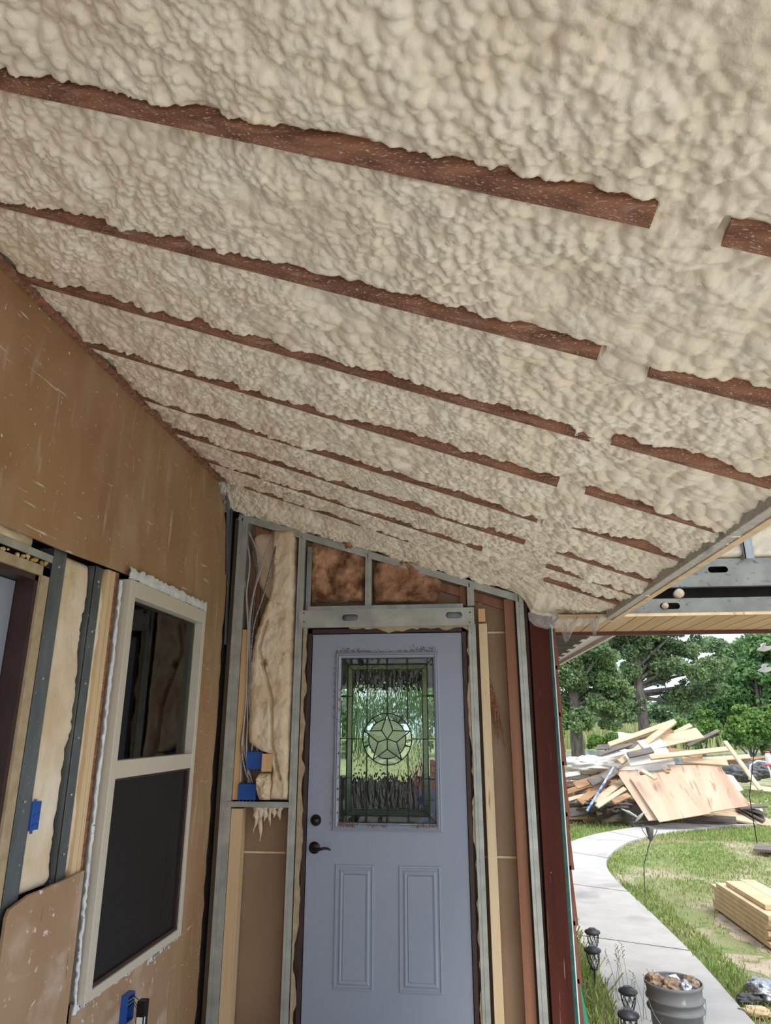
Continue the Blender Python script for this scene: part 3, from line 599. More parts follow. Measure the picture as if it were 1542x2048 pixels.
# left wall box (side mounted on the dark stud)
q = (0, 2.365, 1.242); e = empty('electrical_box', (XW-.04, q[1], q[2]), 'blue electrical box on the steel stud beside the left door', 'electrical box')
b = MB(); b.box((XW-.09, 2.346, q[2]-.045), (XW-.022, 2.392, q[2]+.045)); b.box((XW-.025, 2.346, q[2]+.045), (XW-.021, 2.36, q[2]+.054)); b.box((XW-.025, 2.346, q[2]-.054), (XW-.021, 2.36, q[2]-.045)); b.build('box_shell', 'blue', e, bevel=.004)
for dz in (-.03, 0, .03): b = MB(); b.box((XW-.023, 2.352, q[2]+dz-.004), (XW-.019, 2.385, q[2]+dz+.004)); b.build('rib', 'blue', e)
# outlet box with dangling receptacle at the bottom
q = PX(250, 2015, XW+.005); e = empty('outlet_box', (XW, q[1], q[2]), 'blue outlet box with dangling wires and black switch under the window', 'outlet box')
y0 = q[1]; z0 = q[2]
b = MB(); ring(b, y0-.03, y0+.035, z0-.05, z0+.05, .004, XW-.03, XW+.028); b.build('box_shell', 'blue', e)
b = MB(); b.box((XW-.02, y0-.027, z0-.047), (XW-.01, y0+.03, z0+.047)); b.build('box_inside', 'void', e)
b = MB(); b.box((XW+.05, y0+.01, z0-.075), (XW+.085, y0+.05, z0+.02)); b.box((XW+.084, y0+.022, z0-.055), (XW+.088, y0+.038, z0-.005)); b.build('switch_body', 'black', e, bevel=.003)
b = MB(); b.box((XW+.0855, y0+.012, z0-.06), (XW+.0865, y0+.022, z0-.035)); b.box((XW+.055, y0+.008, z0-.06), (XW+.08, y0+.0099, z0-.035)); b.build('paper_sticker', 'white', e)
for i in range(5):
    a = random.random()*.02; MB().tube([(XW+.0, y0-.01+a, z0+.02-.008*i), (XW+.035, y0+.0+a*.5, z0+.04-.006*i), (XW+.055, y0+.01+a, z0+.015-.01*i), (XW+.055, y0+.018, z0+.0-.01*i)], .0016, 6).build('wire', ('black', 'cable')[i % 2], e)

# ------------------------------------------------------------------ cables
def cable(pts, r, m, label, Y=YB-.0):
    P = [PY(x, y, Yd) for x, y, Yd in pts]
    n = 40; t = np.linspace(0, len(P)-1, n); out = []
    for u in t:
        i = min(int(u), len(P)-2); f = u-i; p0 = P[max(i-1, 0)]; p1 = P[i]; p2 = P[i+1]; p3 = P[min(i+2, len(P)-1)]
        out.append(.5*((2*p1)+(-p0+p2)*f+(2*p0-5*p1+4*p2-p3)*f*f+(-p0+3*p1-3*p2+p3)*f**3))
    rr = [r*(1+.16*(i % 2)) for i in range(n)] if m == 'bx' else r
    if m == 'bx':
        o2 = []; o3 = []
        for i in range(len(out)-1):
            for k in range(8): o2.append(out[i]*(1-k/8)+out[i+1]*k/8)
        out = o2; rr = [r*(1+.22*(i % 2)) for i in range(len(out))]
    return tag(MB().tube(out, rr, 8).build('electrical_cable', m), label, 'cable')
c = YB+.005
cable([(491, 1050, c+.02), (505, 1080, c), (520, 1120, c-.01), (512, 1165, c), (500, 1225, c), (497, 1290, c), (494, 1360, c), (495, 1440, c), (493, 1500, c), (497, 1566, c)], .0052, 'cable', 'pale cable bowing furthest right of the bundle at the top of the left bay')
cable([(490, 1073, c+.02), (498, 1105, c-.005), (499, 1140, c-.01), (493, 1190, c-.01), (496, 1260, c-.01), (494, 1330, c-.01), (492, 1400, c-.01), (485, 1480, c-.01), (480, 1570, c)], .0052, 'cable', 'pale cable running down the front of the bundle beside the pine stud')
cable([(496, 1095, c+.03), (487, 1130, c+.0), (492, 1180, c), (497, 1240, c+.01), (496, 1330, c+.01), (490, 1420, c+.01), (488, 1500, c+.01), (505, 1566, c+.01)], .0046, 'cable', 'thin pale cable at the left of the bundle, bowing toward the corner stud')
cable([(493, 1066, c+.03), (506, 1092, c+.02), (513, 1140, c+.02), (509, 1200, c+.02), (502, 1270, c+.02), (498, 1330, c+.02), (491, 1420, c+.0), (483, 1490, c-.01), (490, 1540, c-.01), (503, 1568, c)], .0062, 'bx', 'ribbed metal conduit inside the cable bundle')
cable([(551, 1046, c+.06), (536, 1092, c-.02), (520, 1145, c-.025), (507, 1190, c-.01), (500, 1250, c), (500, 1320, c), (498, 1400, c), (505, 1470, c), (503, 1505, c+.01)], .0050, 'cable', 'dark grey cable crossing the insulation from the top track, left of two')
cable([(560, 1049, c+.06), (550, 1100, c-.03), (538, 1150, c-.035), (524, 1200, c-.02), (509, 1245, c-.01), (503, 1300, c), (501, 1380, c), (509, 1470, c), (515, 1505, c+.01)], .0058, 'bx', 'ribbed conduit crossing the insulation from the top track, right of two')

# ------------------------------------------------------------------ the blue door (door_1)
d1o = struct(empty('door_1', (-.46, YB, 0))); tag(d1o, 'blue grey front door with star glass')
dx0, dx1, dz1 = -.902, -.020, 2.055
g0, g1 = PY(684, 1318), PY(866, 1650)
lx0, lx1 = (PY(672, 1304)[0]+PY(664, 1663)[0])/2, (PY(877, 1304)[0]+PY(886, 1667)[0])/2; lz0, lz1 = .985, 1.948
hx0, hx1, hz0, hz1 = lx0+.032, lx1-.032, lz0+.040, lz1-.032
YL = YB+.008
b = MB(); t = .044
b.box((dx0, YL, 0), (hx0, YL+t, dz1)); b.box((hx1, YL, 0), (dx1, YL+t, dz1)); b.box((hx0, YL, 0), (hx1, YL+t, hz0)); b.box((hx0, YL, hz1), (hx1, YL+t, dz1))
b.build('door_leaf', 'door', d1o)
def prof_ring(b, x0, x1, z0, z1, prof, y=YL):
    rs = []
    for ins, out in prof: rs.append([(x0+ins, y-out, z0+ins), (x1-ins, y-out, z0+ins), (x1-ins, y-out, z1-ins), (x0+ins, y-out, z1-ins)])
    for a, c_ in zip(rs[:-1], rs[1:]):
        for k in range(4): b.add([a[k], a[(k+1) % 4], c_[(k+1) % 4], c_[k]], [(0, 1, 2, 3)])
    return rs[-1]
b = MB(); prof_ring(b, lx0, lx1, lz0, lz1, [(0, -.001), (.001, .008), (.008, .014), (.012, .011), (.014, .011), (.020, .018), (.030, .012), (.033, .008), (.034, -.02)])
b.build('glass_surround', 'door', d1o)
for xa, xb in ((PY(670, 1727)[0], PY(748, 1729)[0]), (PY(797, 1730)[0], PY(881, 1731)[0])):
    b = MB(); z0_, z1_ = .232, .818
    b_ = prof_ring(b, xa, xb, z0_, z1_, [(0, 0), (.002, .005), (.010, .006), (.013, .0005), (.022, .0003), (.032, .006), (.036, .0062), (.047, .0012), (.049, .0065)])
    b.add(b_, [(0, 1, 2, 3)]); b.build('raised_panel', 'door', d1o)
# glazing: border rows, cames, star medallion
cx, czc = (hx0+hx1)/2, PY(772, 1478)[2]
gw, gh = hx1-hx0, hz1-hz0
bw, sw = .040, .028                                     # bevel border, stipple border
YG = YL+.012
def pane(name, x0, x1, z0, z1, m, y=YG):
    b = MB(); b.box((x0, y, z0), (x1, y+.004, z1)); return b.build(name, m, d1o)
ix0, ix1, iz0, iz1 = hx0+bw+sw, hx1-bw-sw, hz0+bw+sw, hz1-bw-sw
RM = .139; n = 60
b = MB()
circ = [(cx+RM*math.cos(2*math.pi*i/n), czc+RM*math.sin(2*math.pi*i/n)) for i in range(n)]
def sq(i):
    a = 2*math.pi*i/n; c_, s_ = math.cos(a), math.sin(a)
    k = min((ix1-cx)/abs(c_) if abs(c_) > 1e-6 else 9e9, ((iz1-czc) if s_ > 0 else (czc-iz0))/abs(s_) if abs(s_) > 1e-6 else 9e9); return (cx+c_*k, czc+s_*k)
for yy, fl in ((YG, 0), (YG+.004, 1)):
    for i in range(n):
        p, q, r_, s_ = circ[i], circ[(i+1) % n], sq((i+1) % n), sq(i)
        vs = [(p[0], yy, p[1]), (q[0], yy, q[1]), (r_[0], yy, r_[1]), (s_[0], yy, s_[1])]
        b.add(vs, [(0, 1, 2, 3) if not fl else (3, 2, 1, 0)])
for X0, X1, ZZ0, ZZ1 in ():
    pass
# corner fill triangles of the square boundary
for (sx, sz) in ((ix0, iz0), (ix1, iz0), (ix0, iz1), (ix1, iz1)):
    best = [sq(i) for i in range(n)]
    near = sorted(best, key=lambda p: (p[0]-sx)**2+(p[1]-sz)**2)
    e1 = [p for p in near if abs(p[0]-sx) < 1e-6][0]; e2 = [p for p in near if abs(p[1]-sz) < 1e-6][0]
    for yy in (YG, YG+.004): b.add([(e1[0], yy, e1[1]), (sx, yy, sz), (e2[0], yy, e2[1])], [(0, 1, 2)])
b.build('wavy_glass', 'g_wavy', d1o)
b = MB()
for (x0, x1, z0, z1) in ((hx0+bw, ix0, hz0+bw, hz1-bw), (ix1, hx1-bw, hz0+bw, hz1-bw), (ix0, ix1, hz0+bw, iz0), (ix0, ix1, iz1, hz1-bw)): b.box((x0, YG, z0), (x1, YG+.004, z1))
b.build('stippled_glass', 'g_stip', d1o)
b = MB()
zs_side = [hz0, hz0+.30*gh*.86, czc, hz0+.755*gh, hz1]; xs_top = [hx0, cx-.117, cx, cx+.117, hx1]
def bev(x0, x1, z0, z1):
    e = .008; rs = [[(x0, YG, z0), (x1, YG, z0), (x1, YG, z1), (x0, YG, z1)], [(x0+e, YG-.004, z0+e), (x1-e, YG-.004, z0+e), (x1-e, YG-.004, z1-e), (x0+e, YG-.004, z1-e)]]
    for k in range(4): b.add([rs[0][k], rs[0][(k+1) % 4], rs[1][(k+1) % 4], rs[1][k]], [(0, 1, 2, 3)])
    b.add(rs[1], [(0, 1, 2, 3)]); b.add([(p[0], YG+.004, p[2]) for p in rs[0]], [(3, 2, 1, 0)])
for za, zb in zip(zs_side[:-1], zs_side[1:]): bev(hx0, hx0+bw, za, zb); bev(hx1-bw, hx1, za, zb)
for xa, xb in zip(xs_top[:-1], xs_top[1:]):
    bev(max(xa, hx0+bw), min(xb, hx1-bw), hz0, hz0+bw); bev(max(xa, hx0+bw), min(xb, hx1-bw), hz1-bw, hz1)
b.build('bevelled_glass', 'g_bevel', d1o)
# star
starp = []
R1, R2 = RM-.001, RM*.40
for i in range(10):
    a = math.pi/2+i*math.pi/5; rr = R1 if i % 2 == 0 else R2; starp.append((cx+rr*math.cos(a), czc+rr*math.sin(a)))
b = MB()
for i in range(10):
    p, q = starp[i], starp[(i+1) % 10]; b.add([(cx, YG-.008, czc), (p[0], YG-.001, p[1]), (q[0], YG-.001, q[1])], [(0, 1, 2)])
b.build('star_glass', 'g_bevel', d1o)
b = MB()
for i in range(n):
    a0, a1 = 2*math.pi*i/n, 2*math.pi*(i+1)/n
    for rA, rB, tgt in ((RM, RM*.78, 0),):
        b.add([(cx+r_*math.cos(a), YG+.001, czc+r_*math.sin(a)) for r_, a in ((rA, a0), (rA, a1), (rB, a1), (rB, a0))], [(0, 1, 2, 3)])
b.build('ring_glass', 'g_bevel', d1o)
b = MB()
for i in range(n):
    a0, a1 = 2*math.pi*i/n, 2*math.pi*(i+1)/n
    b.add([(cx, YG+.002, czc)]+[(cx+RM*.78*math.cos(a), YG+.002, czc+RM*.78*math.sin(a)) for a in (a0, a1)], [(0, 1, 2)])
b.build('star_backing_glass', 'g_stip', d1o)
b = MB(); r_ = .0026; yy = YG-.002
def ln(x0, z0, x1, z1, w=None): b.obox((x0, yy, z0), (x1, yy, z1), .010, w or r_*2)
for e in (0, bw, bw+sw):
    ln(hx0+e, hz0+e, hx1-e, hz0+e); ln(hx0+e, hz1-e, hx1-e, hz1-e); ln(hx0+e, hz0+e, hx0+e, hz1-e); ln(hx1-e, hz0+e, hx1-e, hz1-e)
for sx, sz, ux, uz in ((hx0, hz0, 1, 1), (hx1, hz0, -1, 1), (hx0, hz1, 1, -1), (hx1, hz1, -1, -1)): ln(sx, sz, sx+ux*(bw+sw), sz+uz*(bw+sw))
for x in xs_top[1:-1]:
    dz = math.sqrt(max(RM**2-(x-cx)**2, 0)); dz = dz if abs(x-cx) < RM else 0
    if dz: ln(x, hz0, x, czc-dz); ln(x, czc+dz, x, hz1)
    else: ln(x, hz0, x, hz1)
for i, z in enumerate(zs_side[1:-1]):
    if i == 1: ln(hx0, z, cx-RM, z); ln(cx+RM, z, hx1, z)
    else: ln(hx0, z, hx0+bw+sw, z); ln(hx1-bw-sw, z, hx1, z)
for R_, rr in ((RM, .0035), (RM*.76, .0035)):
    for i in range(n):
        a0, a1 = 2*math.pi*i/n, 2*math.pi*(i+1)/n; am = (a0+a1)/2
        if R_ < RM:
            inside = any(abs(((am-(math.pi/2+k*2*math.pi/5)+math.pi) % (2*math.pi))-math.pi) < .13 for k in range(5))
            if inside: continue
        b.obox((cx+R_*math.cos(a0), yy, czc+R_*math.sin(a0)), (cx+R_*math.cos(a1), yy, czc+R_*math.sin(a1)), .012, rr*2*.8)
for i in range(10):
    p, q = starp[i], starp[(i+1) % 10]; ln(p[0], p[1], q[0], q[1], .0058)
    if i % 2: ln(p[0], p[1], cx, czc, .0055)
for k in range(5):
    a = math.pi/2+math.pi/5+k*2*math.pi/5; ln(cx+RM*.76*math.cos(a), czc+RM*.76*math.sin(a), cx+RM*math.cos(a), czc+RM*math.sin(a), .007)
b.build('lead_came', 'came', d1o)
# crumbs of brown debris caught on the surround
cb = MB()
def crumbs(x0, x1, z, n_, spread=.012, yb=YL-.014):
    for i in range(n_):
        x = x0+(x1-x0)*random.random(); r_ = .0012+.0028*random.random()**2; zz = z+abs(random.gauss(0, spread)); y = yb-.003*random.random()
        cb.lathe([(0, -r_), (r_, 0), (0, r_)], (x, y, zz), 5)
crumbs(lx0, lx0+.20, lz1+.002, 100, .010, YL-.002); crumbs(lx0+.2, lx1-.15, lz1+.001, 50, .004, YL-.002); crumbs(lx1-.17, lx1-.02, lz1+.002, 110, .014, YL-.002)
crumbs(hx0, hx0+.10, lz0+.02, 120, .012); crumbs(hx0+.16, hx0+.28, lz0+.018, 90, .012); crumbs(hx1-.14, hx1, lz0+.02, 130, .012); crumbs(hx0, hx1, lz0+.03, 80, .006)
for k in range(260):
    z = lz0+(lz1-lz0)*random.random(); x = lx0-abs(random.gauss(0, .010)); 
    if vn(np.array([z*9.]), np.array([3.]), 2)[0] > .45: cb.lathe([(0, -.002), (.002, 0), (0, .002)], (x, YL-.002, z), 5)
for k in range(12): crumbs(hx0-.01, hx0+.01, lz0+.08+.06*k+.02*random.random(), 10, .008)
tag(cb.build('debris_crumbs', 'dirt', d1o), 'reddish brown crumbs', kind='stuff')
# jamb and torn filler
b = MB(); jy = YB+.0; t = .044
b.box((dx0-.026, jy, 0), (dx0-.004, jy+.10, dz1+.03)); b.box((dx1+.004, jy, 0), (dx1+.026, jy+.10, dz1+.03)); b.box((dx0-.026, jy, dz1+.005), (dx1+.026, jy+.10, dz1+.03))
b.box((dx0-.02, YL+t+.001, 0), (dx0+.012, YL+t+.02, dz1+.02)); b.box((dx1-.012, YL+t+.001, 0), (dx1+.02, YL+t+.02, dz1+.02)); b.box((dx0, YL+t+.001, dz1-.012), (dx1, YL+t+.02, dz1+.02))
b.build('jamb', 'jamb', d1o)
def ragged(pts_fn, n_, seed, name='torn_filler'):
    L1 = []; L2 = []
    for i in range(n_): 
        a, c_ = pts_fn(i/(n_-1), fbm(np.array([i*.13]), np.array([seed*1.]), 6, seed)[0]); L1.append(a); L2.append(c_)
    A = np.array([L1, L2]); b = MB(); b.grid(A); b.grid(A+np.array([0, .006, 0]), flip=True)
    return b.build(name, 'tan', d1o)
ragged(lambda t, w: ((dx0-.058, jy-.003, 2.10*t), (dx0-.040+.05*(w-.42), jy-.003, 2.10*t)), 150, 3)
ragged(lambda t, w: ((dx1+.045, jy-.003, 2.10*t), (dx1+.034-.05*(w-.42), jy-.003, 2.10*t)), 150, 8)
ragged(lambda t, w: ((dx0-.05+(dx1-dx0+.09)*t, jy-.0035, 2.098), (dx0-.05+(dx1-dx0+.09)*t, jy-.0035, 2.105-.065*max(w-.02, 0)*(1 if t > .28 else .35))), 90, 13)
# hardware
q = PY(631, 1641, YL-.01)
dbm = MB().lathe([(0, -.030), (.012, -.030), (.014, -.026), (.020, -.022), (.026, -.012), (.030, -.002), (.031, .004)], (q[0], YL, q[2]), 28, 1)
db = dbm.build('deadbolt', 'bronze', d1o)
b = MB().box((q[0]-.0015, YL-.0315, q[2]-.008), (q[0]+.0015, YL-.029, q[2]+.008)); b.build('keyhole', 'black', db)
q = PY(628, 1696, YL-.01)
lev = MB().lathe([(0, -.014), (.014, -.013), (.024, -.009), (.031, -.002), (.032, .004)], (q[0], YL, q[2]), 28, 1).build('handle_rose', 'bronze', d1o)
x, z = q[0], q[2]
MB().tube([(x, YL-.01, z), (x, YL-.035, z), (x, YL-.048, z), (x+.015, YL-.054, z-.001), (x+.04, YL-.055, z+.001), (x+.065, YL-.055, z+.006), (x+.085, YL-.054, z+.005), (x+.100, YL-.053, z-.002)], [.010, .010, .0105, .0095, .008, .007, .0062, .004], 12).build('lever', 'bronze', lev)

# porch beyond the door seen through the glass
e = empty('rear_porch', (-.4, 7, 0), 'shaded porch frame beyond the door glass', 'porch')
b = MB(); b.box((-2.4, 6.9, 1.90), (.42, 7.1, 2.6)); b.build('porch_beam', 'oldwood', e)
b = MB(); b.box((-2.4, 6.9, -.2), (.40, 7.05, 1.08))
for k in range(10): b.box((-2.4+k*.26, 6.88, -.2), (-2.4+k*.26+.02, 6.9, 1.08))
b.build('low_board_wall', 'oldwood', e)
for x_ in (-2.3, -1.5, .3): b = MB(); b.box((x_, 6.9, 0), (x_+.09, 7.0, 2.0)); b.build('porch_post', 'oldwood', e)
b = MB(); b.box((-2.4, 4.7, 2.5), (.42, 7.1, 2.6)); b.build('porch_roof', 'oldwood', e)
b = MB(); b.box((-2.4, 4.7, -.15), (.42, 7.0, -.05)); b.build('porch_floor', 'oldwood', e)
b = MB(); b.box((-.46, 6.4, .85), (-.28, 6.6, 1.25)); tag(b.build('red_sack', 'pink', bevel=.03), 'red sack seen dimly through the door glass', 'sack')
b = MB(); b.box((-.42, 6.2, .7), (-.25, 6.35, 1.02)); tag(b.build('blue_sack', 'blue', bevel=.03), 'blue sack seen dimly low in the door glass', 'sack')

# ------------------------------------------------------------------ ceiling rafters
ORD = ['topmost in the picture', 'second from the top', 'third from the top', 'fourth from the top', 'fifth from the top', 'sixth from the top', 'seventh from the top', 'eighth from the top']
def rafter(y, x0, x1, label, seed):
    n_ = 60; xs = np.linspace(x0, x1, n_); b = MB()
    sec = [(-.0175, .0), (.0175, .0), (.0175, -.09), (-.0175, -.09)]
    P = []
    for i, x in enumerate(xs):
        w_ = .0016*(fbm(np.array([x*30]), np.array([seed*1.]), 3, seed)[0]-.5)
        P.append([(x+SLO*cs*h_*1.0, y+a+(w_ if a > 0 else -w_), cz(x)-cs*h_) for a, h_ in sec+[sec[0]]])
    b.grid(np.array(P), smooth=False); b.add(P[0][:4], [(0, 1, 2, 3)]); b.add(P[-1][:4], [(3, 2, 1, 0)])
    return tag(b.build('ceiling_rafter', 'rafter'), label, 'rafter')
for i, y in enumerate(raf_left[1:]):
    rafter(y, XW+.005, (.319, .31, .361, .323, .30, .28, .10, -.3)[i], 'long reddish rafter edge on the left ceiling run, '+ORD[i], i+1)
for i, y in enumerate(raf_right[1:]):
    rafter(y, (.425, .416, .412, .409, .405, .404, .40, .42)[i], .80 if i > 1 else .86, 'short reddish rafter edge on the right ceiling run, '+ORD[i], i+21)

# ------------------------------------------------------------------ right side: post, layers, eave beam
yp = YB-.02
def colb(x0, x1, y0, y1, z0, z1, m, name, label, cat, topx=0, bevel=.002):
    b = MB(); b.obox(((x0+x1)/2, (y0+y1)/2, z0), ((x0+x1)/2+topx, (y0+y1)/2, z1), y1-y0, x1-x0, up=(1, 0, 0)); return tag(b.build(name, m, bevel=bevel), label, cat)
colb(.362, .470, yp, yp+.14, -.2, 2.24, 'redpost', 'red_post', 'wide dark red painted post at the right end of the door wall', 'post', .012)
colb(.470, .488, yp+.005, yp+.14, -.2, 2.11, 'green', 'green_sheathing', 'narrow green sheathing edge on the right of the red post', 'sheathing', .006)
colb(.489, .497, yp+.01, yp+.14, -.2, 2.09, 'white', 'foam_board_edge', 'thin whitish board edge between green sheathing and brown shakes', 'board edge', .006)
for k in range(9):
    z0_ = -.2+k*.255; b = MB()
    x_ = .498+.006*k/9
    b.add([(x_, yp+.008, z0_), (x_+.024, yp+.008, z0_), (x_+.009, yp+.008, z0_+.275), (x_, yp+.008, z0_+.275), (x_, yp+.9, z0_), (x_+.024, yp+.9, z0_), (x_+.009, yp+.9, z0_+.275), (x_, yp+.9, z0_+.275)],
          [(0, 1, 2, 3), (7, 6, 5, 4), (1, 5, 6, 2), (0, 4, 5, 1), (3, 2, 6, 7), (0, 3, 7, 4)])
    tag(b.build('wall_shake', 'shake'), 'cut end of a brown wall shake on the outer wall edge, '+('lowest', 'second lowest', 'third from the bottom', 'fourth from the bottom', 'fifth from the bottom', 'fourth from the top', 'third from the top', 'second from the top', 'topmost')[k], 'shake', 'wall shakes on the outer edge')
b = MB(); b.box((.44, YB+.1, -.2), (.52, 9.5, 2.3)); struct(b.build('wall_outside', 'shake'))
b = MB(); b.obox((.148, YB+.06, 1.72), (.17, YB+.05, 1.55), .03, .02); b = MB()
for k in range(9):
    x_ = .135+.005*k; p = [(x_, YB+.075, 1.80-.02*k)]; 
    for j in range(5): p.append((p[-1][0]+random.uniform(-.004, .008), YB+.07, p[-1][2]-.045))
    b.tube(p, [.004, .005, .004, .003, .002, .001], 5)
tag(b.build('mud_nest', 'dirt'), 'dark brown root-like nest stuck on the board right of the door', 'nest')

eb0 = np.array([.862, 1.2, 2.085]); eb1 = np.array([.806, 3.99, 2.100])
b = MB(); b.obox(eb0+[0, 0, .045], eb1+[0, 0, .045], .05, .085)
tag(b.build('eave_channel', 'dusted', bevel=.003), 'long grey foam-dusted steel channel along the low edge of the ceiling', 'steel channel')
b = MB(); b.obox(eb0+[.03, 0, .004], eb1+[.03, 0, .004], .03, .012); tag(b.build('eave_batten', 'pine_pale'), 'thin pale wood strip under the steel eave channel', 'wood strip')
# header over the yard opening
YH = YB+.0
slotted('steel_joist', .70, 2.6, 2.295, 2.455, YH, [(PY(1436, 1139)[0], PY(1436, 1139)[2])], 'joist', 'wide pale upper steel joist with one slot over the yard opening', lw=.055, lh=.018)
slotted('steel_joist', .72, 2.6, 2.132, 2.23, YH, [(PY(1340, 1212)[0], PY(1340, 1212)[2])], 'joist', 'lower steel joist with one slot, just above the pine soffit', lw=.055, lh=.018)
b = MB(); b.box((.6, YH+.1, 2.14), (2.6, YH+.12, 3.0)); b.box((.6, YH+.02, 2.455), (.9, YH+.12, 3.0)); struct(b.build('wall_back', 'void'))
rng2 = np.linspace(0, 1, 60)
rows = [(z, .95, 2.5) for z in np.linspace(2.46, 2.95, 12)]
tag(patch(rows, 1, YH+.05, .06, nu=130, nv=50, amp=.03, sc=14, seed=4, end=.06).build('foam_fill', 'foam'), 'lumpy cream spray foam above the upper steel joist over the opening', 'spray foam')
b = MB(); b.box((1.595, YH-.06, 2.44), (1.60, YH+.05, 2.95)); b.box((1.595, YH-.06, 2.44), (1.645, YH-.057, 2.95)); tag(b.build('metal_stud', 'zinc'), 'short steel stud in front of the foam over the yard opening', 'metal stud')
b = MB(); b.box((.86, YH-.5, 2.82), (2.6, YH+.15, 2.9)); struct(b.build('roof_deck', 'oldwood'))
for px, py, rr, lab in ((1358, 1187, 9, 'pale foam plug stuck between the two steel joists'), (1330, 1212, 6, 'small tan foam plug in the slot of the lower joist')):
    q = PY(px, py, YH-.005); r_ = rr/1370*4.1
    tag(MB().lathe([(0, -.03), (r_*.7, -.028), (r_, -.012), (r_*.9, .04), (0, .05)], q, 14, 1).build('foam_plug', 'batt_side'), lab, 'foam plug')
# pine soffit and its trim
b = MB(); zs = 2.105
for k in range(20):
    x0 = .52+k*.105; b.box((x0+.002, 3.90, zs), (x0+.101, 4.52, zs+.010)); 
b.box((.52, 3.90, zs+.0102), (2.62, 4.52, zs+.02))
tag(b.build('pine_soffit', 'soffit'), 'pale pine tongue and groove soffit over the yard opening', 'soffit')
b = MB(); b.box((.80, 3.888, zs+.002), (2.62, 3.900, zs+.016)); tag(b.build('soffit_edge', 'pine_pale'), 'thin pale wood edge in front of the pine soffit', 'trim')
b = MB(); b.box((.52, 4.50, zs-.022), (2.62, 4.54, zs+.05)); tag(b.build('soffit_trim', 'redtrim'), 'dark red-brown trim board along the far edge of the pine soffit', 'trim')
b = MB(); b.box((.50, 4.535, zs-.01), (2.62, 4.60, zs+.25)); tag(b.build('fascia_board', 'white'), 'white fascia beyond the red-brown soffit trim', 'fascia')
# house eave beyond
e = empty('house_eave', (.7, 6, 2.1), 'weathered dark board eave with pale fascia on the far house wall', 'eave')
b = MB()
for k in range(26):
    y0_ = 4.60+k*.16; b.box((.50, y0_, 2.125+.006*(k % 2)), (.86, y0_+.15, 2.145))
b.build('eave_boards', 'oldwood', e)
b = MB(); b.add([(.97, 4.6, 2.10), (.99, 4.6, 2.10), (.84, 9.0, 2.10), (.82, 9.0, 2.10), (.97, 4.6, 2.30), (.99, 4.6, 2.30), (.84, 9.0, 2.30), (.82, 9.0, 2.30)], [(0, 3, 2, 1), (4, 5, 6, 7), (0, 1, 5, 4), (1, 2, 6, 5), (2, 3, 7, 6), (3, 0, 4, 7)])
b.add([(.84, 4.6, 2.128), (.975, 4.6, 2.128), (.83, 9, 2.128), (.80, 9, 2.128)], [(0, 1, 2, 3)])
b.build('fascia', 'white', e)
b = MB().lathe([(0, -.012), (.045, -.012), (.06, -.004), (.06, .004)], (.66, 5.6, 2.118), 24); tag(b.build('soffit_light', 'white'), 'round white light fixture under the far eave', 'light fixture')
# plastic drape
def drape(rows, name, label):
    P = []
    for i, (x0, y0, x1, y1, Y0, Y1) in enumerate(rows):
        a, c_ = PY(x0, y0, Y0), PY(x1, y1, Y1); row = []
        for k in range(25):
            t = k/24; p = a*(1-t)+c_*t; row.append(p+np.array([0, .012*math.sin(k*1.9+i*.6)+.008*math.sin(k*3.7+i), .003*math.sin(k*2.3+i*2)]))
        P.append(row)
    P = np.array(P); b = MB(); b.grid(P); return tag(b.build(name, 'plastic'), label, 'plastic sheet')
drape([(1056, 1225, 1212, 1232, 3.93, 3.9), (1058, 1240, 1214, 1238, 3.93, 3.9), (1070, 1250, 1205, 1245, 3.94, 3.92), (1095, 1258, 1190, 1250, 3.95, 3.92)], 'plastic_sheet', 'torn clear plastic strip draped under the foam beside the red post')
drape([(1118, 1244, 1165, 1244, 3.92, 3.92), (1122, 1258, 1155, 1250, 3.92, 3.92), (1126, 1272, 1146, 1262, 3.92, 3.92), (1130, 1285, 1136, 1282, 3.92, 3.92)], 'plastic_tatter', 'larger pointed clear plastic tatter hanging in front of the eave')
drape([(1178, 1236, 1200, 1236, 3.9, 3.9), (1181, 1252, 1198, 1250, 3.9, 3.9), (1185, 1264, 1194, 1262, 3.9, 3.9), (1189, 1273, 1191, 1272, 3.9, 3.9)], 'plastic_tatter', 'smaller clear plastic tatter hanging right of the pointed one')

# ================================================================== YARD
def np_quads(V, name, m, parent=None, nq=4):
    """V: (n, 4, 3) free quads"""
    n_ = len(V); me = bpy.data.meshes.new(name); me.vertices.add(n_*nq); me.vertices.foreach_set('co', V.reshape(-1))
    me.loops.add(n_*nq); me.loops.foreach_set('vertex_index', np.arange(n_*nq, dtype=np.int32))
    me.polygons.add(n_); me.polygons.foreach_set('loop_start', np.arange(0, n_*nq, nq, dtype=np.int32)); me.polygons.foreach_set('loop_total', np.full(n_, nq, dtype=np.int32))
    me.update(calc_edges=True); me.materials.append(M[m]); o = bpy.data.objects.new(name, me); COL.objects.link(o)
    if parent is not None: o.parent = parent; o.location = -parent.location
    return o
